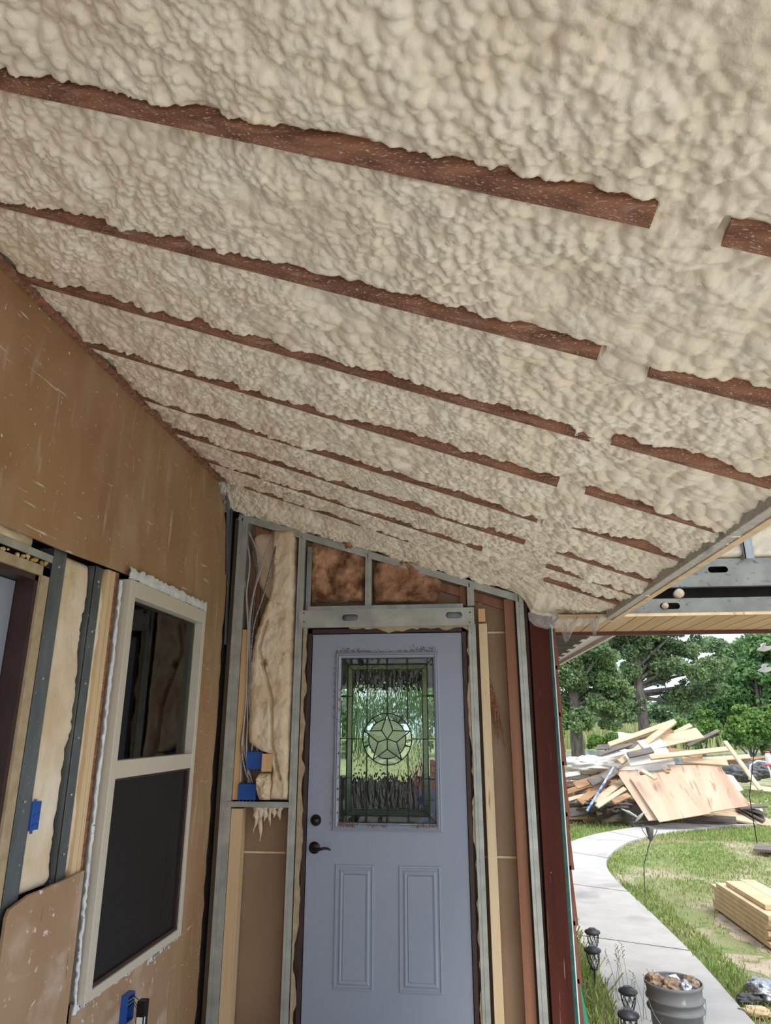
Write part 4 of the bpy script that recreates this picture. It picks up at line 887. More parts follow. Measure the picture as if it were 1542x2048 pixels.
# path
outer = [(1128, 1695), (1163, 1679), (1210, 1668), (1266, 1658.5), (1354, 1648), (1450, 1643), (1542, 1641), (1750, 1640)]
inner = [(1214, 1745), (1211, 1728), (1222, 1711), (1254, 1688), (1324, 1670), (1442, 1657), (1542, 1651), (1750, 1646)]
nearR = [(1500, 2048), (1400, 1930), (1300, 1830), (1240, 1775)]
L_ = [(.55, 2.6), (.75, 4.2), (.88, 5.4), (.87, 6.6), (.78, 8.0), (.72, 9.6), (.95, 11.0)]+[tuple(PZ(*p)[:2]) for p in outer]
R_ = [(1.55, 2.6), (1.62, 4.2)]+[tuple(PZ(*p)[:2]) for p in nearR]+[tuple(PZ(*p)[:2]) for p in inner]
def resamp(P, n_):
    P = np.array(P); d = np.r_[0, np.cumsum(np.hypot(*np.diff(P, axis=0).T))]; t = np.linspace(0, d[-1], n_)
    A = np.stack([np.interp(t, d, P[:, 0]), np.interp(t, d, P[:, 1])], 1)
    for _ in range(3): A[1:-1] = (A[:-2]+2*A[1:-1]+A[2:])/4
    return A
LL, RR = resamp(L_, 70), resamp(R_, 70)
P = np.stack([np.c_[LL, np.full(70, -.165)], np.c_[RR, np.full(70, -.165)]], 0)
b = MB(); b.grid(P, False); low = P-np.array([0, 0, .06]); b.grid(np.stack([P[0], low[0]]), False); b.grid(np.stack([P[1], low[1]]), False)
path = tag(struct(b.build('path', 'concrete')), 'curving pale concrete garden path')
for i in range(8, 66, 9):
    a, c_ = P[0][i], P[1][i]; b = MB(); b.obox(a+[0, 0, .001], c_+[0, 0, .001], .012, .003); b.build('control_joint', 'scrap_grey', path)
# sandy soil patch
b = MB(); cs_ = [(2.1, 3.6), (1.95, 5.0), (2.0, 6.0), (2.15, 7.0), (2.5, 7.9), (3.2, 8.1), (4.2, 7.6), (5.5, 7), (6, 5), (5, 3.4)]
cs_ = resamp(cs_+[cs_[0]], 300)[:-1]; ctr = cs_.mean(0)
for i in range(299):
    p, q = cs_[i], cs_[(i+1) % 299]; jit = lambda v: ctr+(v-ctr)*(1+.55*(fbm(np.array([v[0]*3]), np.array([v[1]*3]), 5, 3)[0]-.5))
    p = jit(p); q = jit(q); b.add([(ctr[0], ctr[1], -.196), (p[0], p[1], -.1985), (q[0], q[1], -.1985)], [(0, 1, 2)])
tag(struct(b.build('soil_patch', 'soil')), 'bare sandy soil beside the path')
# pond and meadow bank
b = MB()
pc = [PZ(1090, 1522), PZ(1100, 1530), PZ(1200, 1527), PZ(1300, 1530), PZ(1420, 1531), PZ(1542, 1533), PZ(1640, 1532), PZ(1640, 1500), PZ(1542, 1506), PZ(1420, 1511), PZ(1300, 1506), PZ(1200, 1502), PZ(1100, 1506)]
b.add([(p[0], p[1], -.15) for p in pc], [tuple(range(len(pc)))]); tag(struct(b.build('pond', 'water')), 'still grey-blue pond behind the trees')

# grass blades
def inside_path(x, y):
    d = np.full(x.shape, False)
    for i in range(len(LL)-1):
        q = [LL[i], LL[i+1], RR[i+1], RR[i]]; ok = np.ones(x.shape, bool); s0 = None
        for k in range(4):
            a, c_ = q[k], q[(k+1) % 4]; cr_ = (c_[0]-a[0])*(y-a[1])-(c_[1]-a[1])*(x-a[0])
            ok &= cr_ <= 0
        ok2 = np.ones(x.shape, bool)
        for k in range(4):
            a, c_ = q[k], q[(k+1) % 4]; cr_ = (c_[0]-a[0])*(y-a[1])-(c_[1]-a[1])*(x-a[0]); ok2 &= cr_ >= 0
        d |= ok | ok2
    return d
def blades(n_, reg, h, name, m, label, dens=None, lean=.5, w=.004, z=-.2, seed=1):
    g = np.random.default_rng(seed); x = g.uniform(reg[0], reg[1], n_); y = reg[2]+(reg[3]-reg[2])*g.random(n_)**1.3
    k = ~inside_path(x, y)
    if dens is not None: k &= g.random(n_) < dens(x, y)
    x, y = x[k], y[k]; n_ = len(x); a = g.uniform(0, 6.28, n_); hh = h*g.uniform(.4, 1.2, n_); ww = w*g.uniform(.6, 1.3, n_)*(1+.12*y)
    lx, ly = np.cos(a)*hh*lean*g.random(n_), np.sin(a)*hh*lean*g.random(n_); a2 = g.uniform(0, 6.28, n_); sx, sy = np.cos(a2)*ww, np.sin(a2)*ww
    V = np.zeros((n_, 4, 3)); V[:, 0] = np.stack([x-sx, y-sy, np.full(n_, z)], 1); V[:, 1] = np.stack([x+sx, y+sy, np.full(n_, z)], 1)
    V[:, 2] = np.stack([x+sx*.5+lx, y+sy*.5+ly, z+hh], 1); V[:, 3] = np.stack([x-sx*.3+lx*1.1, y-sy*.3+ly*1.1, z+hh*1.02], 1)
    return tag(np_quads(V, name, m), label, 'grass', kind='stuff')
def soil_d(x, y): 
    f = fbm(x*1.2, y*1.2, 4, 5); s = ((x > 1.95) & (y < 8)).astype(float)
    return np.clip((f-.42)*4, .12, 1)*(1-s*.93)
blades(105000, (1.4, 7.5, 4.3, 13.8), .032, 'lawn_grass', 'blade', 'short green grass of the lawn right of the path', soil_d, w=.003, seed=2)
blades(42000, (1.5, 7.5, 4.3, 14), .03, 'dry_lawn_grass', 'blade_dry', 'dry yellowish grass mixed in the lawn right of the path', lambda x, y: np.where((x > 2.05) & (y < 8), .22, np.clip((.56-fbm(x*1.2, y*1.2, 4, 5))*4, .05, 1)), w=.003, seed=3)
blades(26000, (.6, 9, 12.4, 22), .05, 'far_grass', 'blade', 'green grass around the scrap wood pile', None, w=.004, seed=4)
blades(9000, (.56, .95, 3.6, 8.6), .115, 'verge_grass', 'blade', 'tall green weeds between the house wall and the path', lambda x, y: np.clip((1.0-x)*3, 0, 1), lean=.9, w=.0035, seed=5)
blades(3500, (.56, 1.0, 3.6, 8), .10, 'dry_verge_grass', 'blade_dry', 'dry grass among the weeds beside the path lights', lambda x, y: np.clip((1.0-x)*3, 0, 1), lean=.9, w=.003, seed=6)
blades(2200, (1.66, 1.95, 4.2, 9), .055, 'edge_grass', 'blade', 'longer grass along the right edge of the path', None, lean=.9, w=.003, seed=7)
# tall wispy weeds
for k, (x_, y_, h_) in enumerate(((.93, 5.3, .36), (1.02, 5.0, .30))):
    b = MB()
    for j in range(5):
        a = random.uniform(-.6, .6); p = [(x_, y_, -.2)]
        for s in range(6): p.append((x_+a*.25*(s/6)**1.5*h_*2+.02*j-.04, y_+.05*math.sin(j), -.2+h_*(s+1)/6*(.8+.06*j)))
        b.tube(p, [.002, .0018, .0016, .0014, .0012, .001, .0008], 5)
        for s in range(8): q = Vector(p[-1])-Vector((0, 0, .012*s)); b.tube([q, q+Vector((random.uniform(-.02, .02), 0, .012))], [.001, .0025], 4)
    tag(b.build('seed_weed', 'blade'), ('wispy seeding weed behind the third path light', 'wispy seeding weed close to the grey bucket')[k], 'weed')

# ------------------------------------------------------------------ solar path lights
def solar(c, d, lean, label):
    x, y, z = c; e = empty('path_light', (x, y, z-.12), label, 'path light', 'black lantern path lights'); r_ = d/2
    MB().lathe([(0, .020), (r_*.45, .020), (r_*.55, .014), (r_*.95, .004), (r_, -.006), (r_*.93, -.012), (r_*.5, -.008), (0, -.008)], (x, y, z), 28).build('cap', 'lamp', e)
    MB().box((x-r_*.33, y-r_*.33, z+.0195), (x+r_*.33, y+r_*.33, z+.0225)).build('solar_cell', 'black', e)
    b = MB(); zb = z-.105; R1_, R2_ = r_*.74, r_*.42
    for k in range(8):
        for s_ in (-1, 1):
            a0 = 2*math.pi*k/8; pts = []
            for j in range(7):
                t = j/6; a = a0+s_*t*.8; R = R1_*(1-t)+R2_*t+.006*math.sin(t*math.pi); pts.append((x+R*math.cos(a), y+R*math.sin(a), z-.010-(z-.010-zb)*t))
            b.tube(pts, .0022, 5)
    b.lathe([(R1_, -.012), (R1_+.003, -.016), (R1_, -.02)], (x, y, z), 20); b.lathe([(0, 0), (R2_+.004, 0), (R2_+.004, -.012), (.012, -.02), (0, -.02)], (x, y, zb), 16)
    b.build('lantern_cage', 'lamp', e)
    MB().lathe([(.016, 0), (.018, .02), (.012, .035), (0, .04)], (x, y, zb), 12).build('bulb', 'white', e)
    MB().tube([(x, y, zb), (x, y, -.24)], .008, 8).build('stake', 'lamp', e)
for px, py, dd, lab in ((1184.7, 1862.7, 31, 'black lantern path light farthest along the path'), (1185, 1899, 34, 'black lantern path light, second farthest, nearly hiding the post of the first'), (1208, 1944, 31, 'black lantern path light half sunk in the weeds, middle of the row'), (1255.6, 1981, 38, 'black lantern path light next to the bucket, second nearest'), (1256.5, 2028, 43, 'black lantern path light nearest the camera at the bottom edge')):
    solar(PD(px, py, FOC*.118/dd), .118, 0, lab)

# ------------------------------------------------------------------ bucket with trash
rim = PD(1346, 1962, FOC*.30/108); bx_, by_, bz_ = rim; Hb = bz_+.165
e = empty('bucket', (bx_, by_, -.165), 'dirty grey plastic bucket full of trash standing on the path', 'bucket')
z_ = lambda h: h
MB().lathe([(0, .0), (.118, 0), (.122, .01), (.136, Hb-.135), (.150, Hb-.130), (.152, Hb-.122), (.141, Hb-.116), (.143, Hb-.085), (.152, Hb-.080), (.153, Hb-.072), (.144, Hb-.066), (.146, Hb-.02), (.153, Hb-.012), (.154, Hb), (.149, Hb+.002), (.147, Hb-.006), (.140, Hb-.10), (0, Hb-.11)], (bx_, by_, -.165), 48).build('bucket_body', 'bucket', e)
MB().tube([(bx_+.152*math.cos(t), by_+.152*math.sin(t)*.6-.10*math.sin((t+.1)*1)*0-.03, bz_-.06-.17*math.sin(t_)) for t, t_ in zip(np.linspace(math.pi*1.02, 2*math.pi*.99, 14), np.linspace(0.05, math.pi-.05, 14))], .0025, 6).build('wire_handle', 'zinc', e)
def lump(c, r_, m, name, label, seed, sx=1, sz=.8, cat='trash', jag=1.0):
    n_, m_ = 44, 30; P = []
    for i in range(m_):
        th = math.pi*i/(m_-1); row = []
        for k in range(n_+1):
            ph = 2*math.pi*(k % n_)/n_; d = r_*(1+.75*jag*(fbm(np.array([math.cos(ph)*math.sin(th)*3.2+5]), np.array([math.sin(ph)*math.sin(th)*3.2+math.cos(th)*3.2+5]), 5, seed)[0]-.5)+.25*(domes(np.array([ph*2.5]), np.array([th*3.]), seed)[0]-.9)*math.sin(th))
            row.append((c[0]+d*sx*math.sin(th)*math.cos(ph), c[1]+d*math.sin(th)*math.sin(ph), c[2]+d*sz*math.cos(th)))
        P.append(row)
    b = MB(); b.grid(np.array(P), smooth=jag < 1.5); return tag(b.build(name, m), label, cat)
lump((bx_-.095, by_-.0, bz_-.005), .05, 'rag', 'crumpled_rag', 'crumpled tan rag at the left rim inside the bucket', 1)
lump((bx_-.02, by_-.03, bz_-.025), .062, 'rag', 'crumpled_rag', 'crumpled tan paper in the middle of the bucket', 2)
lump((bx_+.045, by_-.055, bz_-.03), .058, 'foil', 'foil_ball', 'crumpled shiny grey foil at the front of the bucket', 3)
lump((bx_+.10, by_+.02, bz_-.02), .05, 'rag', 'crumpled_rag', 'crumpled tan rag at the right rim inside the bucket', 4)
b = MB(); b.obox((bx_+.0, by_-.0, bz_+.03), (bx_+.03, by_-.05, bz_-.01), .05, .003); tag(b.build('paper_scrap', 'white'), 'white paper scrap sticking up in the bucket', 'paper')
lump((bx_-.03, by_+.06, bz_-.06), .075, 'bucket', 'trash_bag', 'dark trash bag filling the back of the bucket', 6)
# rocks/trash at the bottom right
q = PZ(1535, 2005); lump((q[0], q[1], -.13), .13, 'foil', 'foil_sheet', 'crumpled grey sheet on the soil at the right edge', 8, 1, .5, 'trash')
q = PZ(1500, 2012); lump((q[0], q[1], -.16), .06, 'rock', 'dark_rock', 'small dark rock on the soil left of the crumpled grey sheet', 9, 1.3, .5, 'rock')
q = PZ(1515, 2035); lump((q[0], q[1], -.17), .07, 'lumber', 'wood_chip', 'pale broken wood chip on the soil at the bottom right', 10, 1.3, .35, 'wood')
# green plank leaning
b = MB(); p0, p1 = PY(1146, 1925, 4.35), PY(1182, 2100, 4.0); b.obox(p0, p1, .030, .012, up=(0, -1, 0)); tag(b.build('green_plank', 'teal', bevel=.001), 'green painted plank leaning against the brown shakes', 'plank')

# ------------------------------------------------------------------ lumber stack at the right
base = PZ(1560, 1902); bx0, by0 = base[0], base[1]
dirv = np.array([PZ(1455, 1838)[0]-PZ(1545, 1905)[0], PZ(1455, 1838)[1]-PZ(1545, 1905)[1]]); dirv /= np.linalg.norm(dirv)
perp = np.array([-dirv[1], dirv[0]]) if -dirv[1] > 0 else np.array([dirv[1], -dirv[0]])
org = PZ(1541, 1903)[:2]; k = 0
rowsn = ['bottom', 'second', 'third', 'fourth', 'fifth', 'sixth', 'top']
for r_ in range(7):
    for c_ in range((3 if r_ < 6 else 1)):
        off = random.uniform(-.09, .09); s_ = org+perp*(.07+c_*.145+(.05 if r_ == 6 else 0))+dirv*(off+(.10 if r_ == 6 else 0)); t_ = s_+dirv*(1.30+random.uniform(-.06, .1)+(-.35 if r_ == 6 else 0))
        z = -.18+.042*r_+.02; b = MB(); b.obox((s_[0], s_[1], z), (t_[0], t_[1], z), .14, .038)
        tag(b.build('lumber_board', 'lumber', bevel=.002), 'fresh pale board in the '+rowsn[r_]+' layer of the lumber stack'+(', '+('left', 'middle', 'right')[c_]+' of its layer' if r_ < 6 else ''), 'board', 'boards in the lumber stack')
q = PZ(1530, 1712); b = MB(); b.obox((q[0]-.05, q[1]+.2, -.12), (q[0]+.6, q[1]-.1, -.12), .5, .03); tag(b.build('flat_board', 'scrap_grey'), 'flat dark grey board lying on the lawn at the right edge', 'board')

# ------------------------------------------------------------------ garden stake and shepherd hook
q = PZ(1290, 1792); gx_, gy_ = q[0], q[1]; gt = PY(1299, 1655, gy_)
e = empty('garden_stake', (gx_, gy_, -.2), 'grey metal hummingbird garden stake standing in the grass by the path bend', 'garden stake')
T = Vector(gt); MB().tube([(gx_, gy_, -.22), (gx_+.02, gy_, .1), tuple(T-Vector((0, 0, .12)))], .006, 6).build('stake', 'rust', e)
b = MB()
for s_ in (-1, 1):
    b.tube([T+Vector((0, 0, -.14)), T+Vector((s_*.04, 0, -.09)), T+Vector((s_*.075, 0, -.03)), T+Vector((s_*.085, 0, .01)), T+Vector((s_*.065, 0, .025)), T+Vector((s_*.055, 0, .005))], .004, 5)
b.lathe([(.018, -.13), (.035, -.06), (.045, .01), (.042, .012), (.03, -.06), (0, -.12)], T, 10); b.build('flower_cup', 'rust', e)
b = MB(); bd = T+Vector((-.10, 0, .10))
b.tube([bd+Vector((-.04, 0, -.04)), bd, bd+Vector((.035, 0, .03)), bd+Vector((.05, 0, .045)), bd+Vector((.11, 0, .03))], [.006, .018, .014, .008, .002], 8)
b.add([bd, bd+Vector((-.16, .02, .07)), bd+Vector((-.18, .02, .09)), bd+Vector((-.03, .0, .03))], [(0, 1, 2, 3)]); b.tube([bd+Vector((-.02, 0, 0)), bd+Vector((-.1, .01, .05)), bd+Vector((-.18, .02, .085))], [.008, .018, .003], 6); b.build('metal_bird', 'zinc_light', e)
q = PZ(1515, 1692); hx_, hy_ = q[0], q[1]; ht = PY(1508, 1485, hy_)
e = empty('shepherd_hook', (hx_, hy_, -.2), 'thin dark shepherd hook pole standing in the lawn at the right', 'plant hook')
top_ = Vector(ht); MB().tube([(hx_, hy_, -.22), (hx_-.01, hy_, .5), (top_[0], hy_, top_[2]-.06), (top_[0]+.02, hy_, top_[2]-.01), (top_[0]+.07, hy_, top_[2]+.015), (top_[0]+.14, hy_, top_[2]), (top_[0]+.20, hy_, top_[2]-.04), (top_[0]+.24, hy_, top_[2]-.05)], .007, 6).build('pole', 'black', e)
fq = PY(1537, 1518, hy_); f_ = empty('bird_feeder', tuple(fq), 'red and clear hummingbird feeder hanging at the right edge', 'bird feeder')
MB().lathe([(0, -.10), (.07, -.10), (.075, -.085), (.06, -.07), (.02, -.06)], fq, 18).build('feeder_base', 'pink', f_); MB().lathe([(.04, -.07), (.045, 0), (.045, .05), (.03, .09), (0, .09)], fq, 18).build('bottle', 'white', f_); MB().lathe([(0, .12), (.03, .115), (.035, .09), (0, .09)], fq, 14).build('feeder_cap', 'pink', f_)
MB().tube([Vector(fq)+Vector((0, 0, .12)), Vector(fq)+Vector((0, 0, .30))], .003, 5).build('hanger', 'black', f_)
# white bird ornaments hanging at the right edge
for k, (px, py) in enumerate(((1528, 1296), (1530, 1338))):
    q = Vector(PY(px, py, 4.7)); e = empty('bird_ornament', tuple(q), ('upper white bird ornament hanging at the right edge', 'lower white bird ornament hanging at the right edge')[k], 'ornament')
    MB().tube([q+Vector((-.045, 0, -.01)), q+Vector((-.025, 0, -.008)), q+Vector((0, 0, -.006)), q+Vector((.03, 0, 0)), q+Vector((.06, 0, .012))], [.003, .012, .017, .012, .004], 10).build('bird_body', 'white', e)
    b = MB(); b.tube([q+Vector((-.01, .0, 0)), q+Vector((0, .02, .02)), q+Vector((.02, .04, .035))], [.010, .012, .002], 6); b.tube([q+Vector((-.01, -.0, 0)), q+Vector((-.005, -.02, .018)), q+Vector((.005, -.035, .03))], [.010, .010, .002], 6); b.build('wings', 'white', e)
    MB().tube([q+Vector((.01, 0, .012)), q+Vector((.012, 0, .14 if k else .17))], .0008, 4).build('cord', 'black', e)

# ------------------------------------------------------------------ scrap wood pile
def board(p, q, w, th, m, label, name='scrap_board', group=None, up=(0, -.85, .8), roll=0, cat='board'):
    b = MB(); b.obox(p, q, w, th, up=up, roll=roll); return tag(b.build(name, m), label, cat, group)
G = 'jumbled boards in the scrap pile'
g = random.Random(11)
# heap of random boards, ridge running left-right
pcx = PY(1300, 1600, 14.8)
cxp, cyp = pcx[0], 15.6
def heap_h(x, y):
    dx = (x-cxp-.05)/1.95; dy = (y-cyp)/1.5; return max(0, 1.45*(1-abs(dx)**1.7)*(1-abs(dy)**1.7)) if abs(dx) < 1 and abs(dy) < 1 else 0
GL = [('scrap', 'pale scrap board jumbled in the scrap wood pile'), ('scrap_brown', 'brown scrap board jumbled in the scrap wood pile'), ('scrap_grey', 'weathered grey scrap board jumbled in the scrap wood pile'), ('scrap_white', 'whitish scrap board jumbled in the scrap wood pile')]
for i in range(150):
    x = cxp+g.uniform(-1.9, 1.75); y = cyp+g.uniform(-1.35, 1.1); h = heap_h(x, y)
    if h <= .03: continue
    z = -.17+h*g.uniform(.25, 1.0); side = -1 if x < cxp else 1
    a = g.gauss(0 if z > .6 else (math.pi if 0 else .15), .5); l_ = g.uniform(.5, 1.5)
    d = Vector((math.cos(a), math.sin(a)*.8, -.25*side*g.random()+g.uniform(-.12, .12))).normalized()*l_/2
    if z-abs(d.z) < -.17: z = -.16+abs(d.z)
    k = g.choices([0, 1, 2, 3], [4, 3, 3, 1.2])[0]
    if x < cxp-.5 and z < .5: k = g.choices([0, 1, 2], [2, 4, 4])[0]
    board(Vector((x, y, z))-d, Vector((x, y, z))+d, g.choice([.09, .14, .19, .25]), g.choice([.02, .035]), GL[k][0], GL[k][1], group=G+' ('+GL[k][0].replace('scrap_', '').replace('scrap', 'pale')+')', roll=g.uniform(-.4, .4))
# hero pieces: (x0,y0,Y0, x1,y1,Y1, width, thick, material, label)
heroes = [
 (1218, 1490, 14.6, 1350, 1443, 14.9, .10, .05, 'scrap', 'long pale beam rising to the highest point of the scrap pile'),
 (1240, 1525, 14.2, 1346, 1445, 14.6, .11, .05, 'scrap', 'long pale plank slanting up to the right at the top of the pile'),
 (1300, 1480, 14.7, 1342, 1460, 14.9, .14, .04, 'scrap_brown', 'short brown board near the top of the pile'),
 (1325, 1478, 14.8, 1382, 1450, 15.0, .09, .03, 'scrap', 'pale plank end pointing up right behind the wide pale board'),
 (1310, 1487, 14.5, 1400, 1466, 14.8, .26, .03, 'scrap', 'wide pale board pointing right at the top of the pile'),
 (1237, 1473, 14.9, 1275, 1478, 14.9, .22, .03, 'scrap_white', 'whitish panel at the top left of the pile'),
 (1217, 1488, 14.7, 1306, 1467, 14.9, .07, .04, 'scrap', 'thin pale stick lying across the top left of the pile'),
 (1283, 1492, 14.3, 1325, 1483, 14.5, .26, .02, 'scrap_white', 'small white panel in the upper middle of the pile'),
 (1375, 1492, 15.2, 1437, 1461, 15.6, .07, .04, 'scrap_grey', 'grey stick pointing up to the right behind the pile'),
 (1255, 1520, 14.1, 1340, 1508, 14.2, .30, .025, 'scrap_white', 'large whitish board lying over the plywood sheets'),
 (1256, 1511, 14.0, 1305, 1500, 14.1, .12, .04, 'scrap_grey', 'grey-edged pale board in the middle of the pile'),
 (1300, 1515, 13.9, 1456, 1498, 14.3, .10, .04, 'scrap', 'very long pale plank sticking out to the right of the pile'),
 (1325, 1500, 14.5, 1405, 1513, 14.3, .15, .04, 'scrap_brown', 'tan board below the wide pale board'),
 (1365, 1520, 14.2, 1455, 1527, 14.2, .12, .04, 'scrap', 'pale board resting along the top of the plywood at the right'),
 (1395, 1521, 14.9, 1500, 1513, 15.0, .10, .03, 'scrap', 'thin pale board at the right tail of the pile'),
 (1440, 1527, 15.0, 1530, 1514, 15.0, .06, .03, 'scrap_brown', 'thin brown stick reaching to the bird feeder'),
 (1450, 1483, 14.0, 1522, 1581, 13.2, .07, .04, 'scrap', 'long pale stick leaning down to the right of the pile'),
 (1500, 1575, 13.6, 1560, 1582, 13.6, .10, .03, 'scrap', 'pale plank lying on the grass at the far right of the pile'),
 (1130, 1551, 14.9, 1160, 1546, 14.9, .10, .03, 'scrap_white', 'white strip sticking out at the far left of the pile'),
 (1120, 1604, 13.9, 1195, 1585, 14.2, .07, .04, 'scrap', 'pale stick lying low at the left foot of the pile'),
 (1190, 1604, 13.7, 1245, 1562, 14.3, .12, .03, 'scrap', 'yellowish plank slanting down left beside the blue pole'),
 (1160, 1605, 13.8, 1216, 1560, 14.3, .13, .03, 'scrap_brown', 'brown plank slanting down at the left of the pile'),
 (1180, 1566, 14.0, 1236, 1540, 14.3, .16, .03, 'scrap_grey', 'dark grey plank across the left shoulder of the pile'),
 (1150, 1571, 14.1, 1215, 1552, 14.4, .16, .02, 'scrap_brown', 'splintered brown board at the left shoulder of the pile'),
 (1207, 1558, 13.9, 1232, 1540, 14.1, .14, .03, 'scrap_grey', 'short dark board right of the blue pole'),
 (1194, 1613, 13.4, 1250, 1577, 13.9, .08, .03, 'scrap', 'lowest yellowish plank slanting beside the plywood'),
 (1226, 1604, 13.4, 1258, 1590, 13.6, .10, .03, 'scrap_brown', 'short brown board in the hollow left of the plywood'),
 (1283, 1540, 13.75, 1312, 1558, 13.45, .07, .03, 'scrap', 'short pale stick resting on the plywood face'),
 (1326, 1538, 13.75, 1336, 1546, 13.5, .06, .03, 'scrap_brown', 'very short brown stick poking over the plywood edge'),
]
for (x0, y0, Y0, x1, y1, Y1, w_, th, m, lab) in heroes:
    board(PY(x0, y0, Y0), PY(x1, y1, Y1), w_, th, m, lab)
def sheet(c4, th, m, label, name='plywood_sheet'):
    P_ = [Vector(p) for p in c4]; nrm = (P_[1]-P_[0]).cross(P_[3]-P_[0]).normalized()*th
    o = P_[0].copy(); xa = (P_[1]-P_[0]).normalized(); za = nrm.normalized(); ya = za.cross(xa); Mx = Matrix((xa, ya, za)).transposed().to_4x4(); Mx.translation = o
    inv = Mx.inverted(); b = MB(); vs = [inv@p for p in P_]+[inv@(p+nrm) for p in P_]
    b.add(vs, [(0, 1, 2, 3), (7, 6, 5, 4), (0, 4, 5, 1), (1, 5, 6, 2), (2, 6, 7, 3), (3, 7, 4, 0)]); ob = b.build(name, m); ob.matrix_world = Mx
    return tag(ob, label, 'plywood')
sheet([PY(1233, 1545, 14.1), PY(1275, 1540, 14.1), PY(1322, 1640, 13.45), PY(1297, 1642, 13.45)], -.015, 'ply', 'narrow plywood sheet showing behind the left edge of the front sheet')
sheet([PY(1334, 1530, 14.15), PY(1437, 1531, 14.2), PY(1501, 1612, 13.7), PY(1400, 1628, 13.55)], -.015, 'ply2', 'right-hand plywood sheet leaning on the pile')
sheet([PY(1259, 1555, 13.95), PY(1352, 1541, 14.05), PY(1422, 1628, 13.42), PY(1319, 1645, 13.32)], -.015, 'ply', 'front plywood sheet leaning on the pile')
sheet([PY(1455, 1552, 14.3), PY(1466, 1552, 14.3), PY(1487, 1581, 14.0), PY(1476, 1584, 14.0)], -.012, 'scrap_white', 'white board behind the right edge of the plywood', 'white_board')
b = MB(); b.tube([PY(1174, 1622, 13.4), PY(1227, 1535, 14.1)], .022, 8); tag(b.build('blue_pole', 'bluepole'), 'blue and white pole leaning on the left of the pile', 'pole')
# slat bundles on the ground
for k in range(7):
    z = -.17+.045*k; board((PY(1252, 1620, 14)[0], 13.9, z), (PY(1290, 1620, 14)[0]+.12, 14.1, z+.01), .5-.03*k, .03, 'scrap_grey', 'dark weathered slat in the low stack under the plywood', group='slats under the plywood')
for k in range(6):
    z = -.15+.05*k; board((PY(1470, 1600, 14.6)[0]+.05*k, 14.4, z), (PY(1540, 1600, 14.6)[0]-.08*k, 14.8, z), .5, .03, 'scrap_grey', 'grey weathered board in the low stack right of the plywood', group='grey boards right of the plywood')
lump(PY(1185, 1530, 15.2), .42, 'scrap_white', 'white_tarp', 'crumpled white tarp on the left shoulder of the pile', 12, 1.4, .42, 'tarp', 1.1)
lump(PY(1158, 1552, 15.2), .25, 'scrap_white', 'white_tarp', 'flat white tarp end trailing left of the pile', 13, 1.6, .3, 'tarp', 1.2)
q = PY(1122, 1585, 13.5); b = MB(); b.box((q[0]-.15, 13.4, -.2), (q[0]+.10, 13.8, .12)); tag(b.build('black_bin', 'lamp', bevel=.03), 'black plastic bin half hidden behind the house wall', 'bin')
lump(PY(1215, 1612, 14), .3, 'scrap_grey', 'debris_heap', 'dark debris under the left side of the pile', 15, 1.6, .4, 'debris', 2.2)
for k, (px, py, Yd) in enumerate(((1498, 1535, 22), (1522, 1540, 21), (1540, 1532, 23), (1485, 1545, 20))):
    lump(PY(px, py, Yd), .35, 'rock', 'pond_rock', ('pale grey rock pile at the pond edge behind the hook pole', 'pale grey rock at the pond edge under the bird feeder', 'grey rock at the far right pond edge', 'grey rock nearest the scrap pile at the pond edge')[k], 20+k, 1.5, .6, 'rock')
e = empty('garden_chair', tuple(PZ(1525, 1560)), 'white tubular garden chair frame near the pond', 'chair')
q = PY(1522, 1535, 17); MB().tube([q+np.array([-.28, 0, -.25]), q+np.array([-.22, 0, .05]), q+np.array([-.05, 0, .14]), q+np.array([.12, 0, .12]), q+np.array([.18, 0, -.1]), q+np.array([.2, 0, -.5])], .02, 8).build('chair_frame', 'white', e)

# ------------------------------------------------------------------ trees
def leafcloud(centers, n_, size, name, m, parent, seed=1, flat=.8):
    g = np.random.default_rng(seed); C_ = np.array([c[:3] for c in centers]); R = np.array([c[3] for c in centers]); w_ = R**2/np.sum(R**2)
    k = g.choice(len(C_), n_, p=w_); v = g.normal(size=(n_, 3)); v /= np.linalg.norm(v, axis=1)[:, None]; rr = g.random(n_)**.42
    P = C_[k]+v*(R[k]*rr)[:, None]*np.array([1, 1, flat]); s = size*g.uniform(.5, 1.4, n_)
    a = g.normal(size=(n_, 3)); a /= np.linalg.norm(a, axis=1)[:, None]; b_ = np.cross(a, g.normal(size=(n_, 3))); b_ /= np.linalg.norm(b_, axis=1)[:, None]
    V = np.stack([P-a*s[:, None]*.5, P+b_*s[:, None]*.32, P+a*s[:, None]*.5, P-b_*s[:, None]*.32], 1)
    return np_quads(V, name, m, parent)
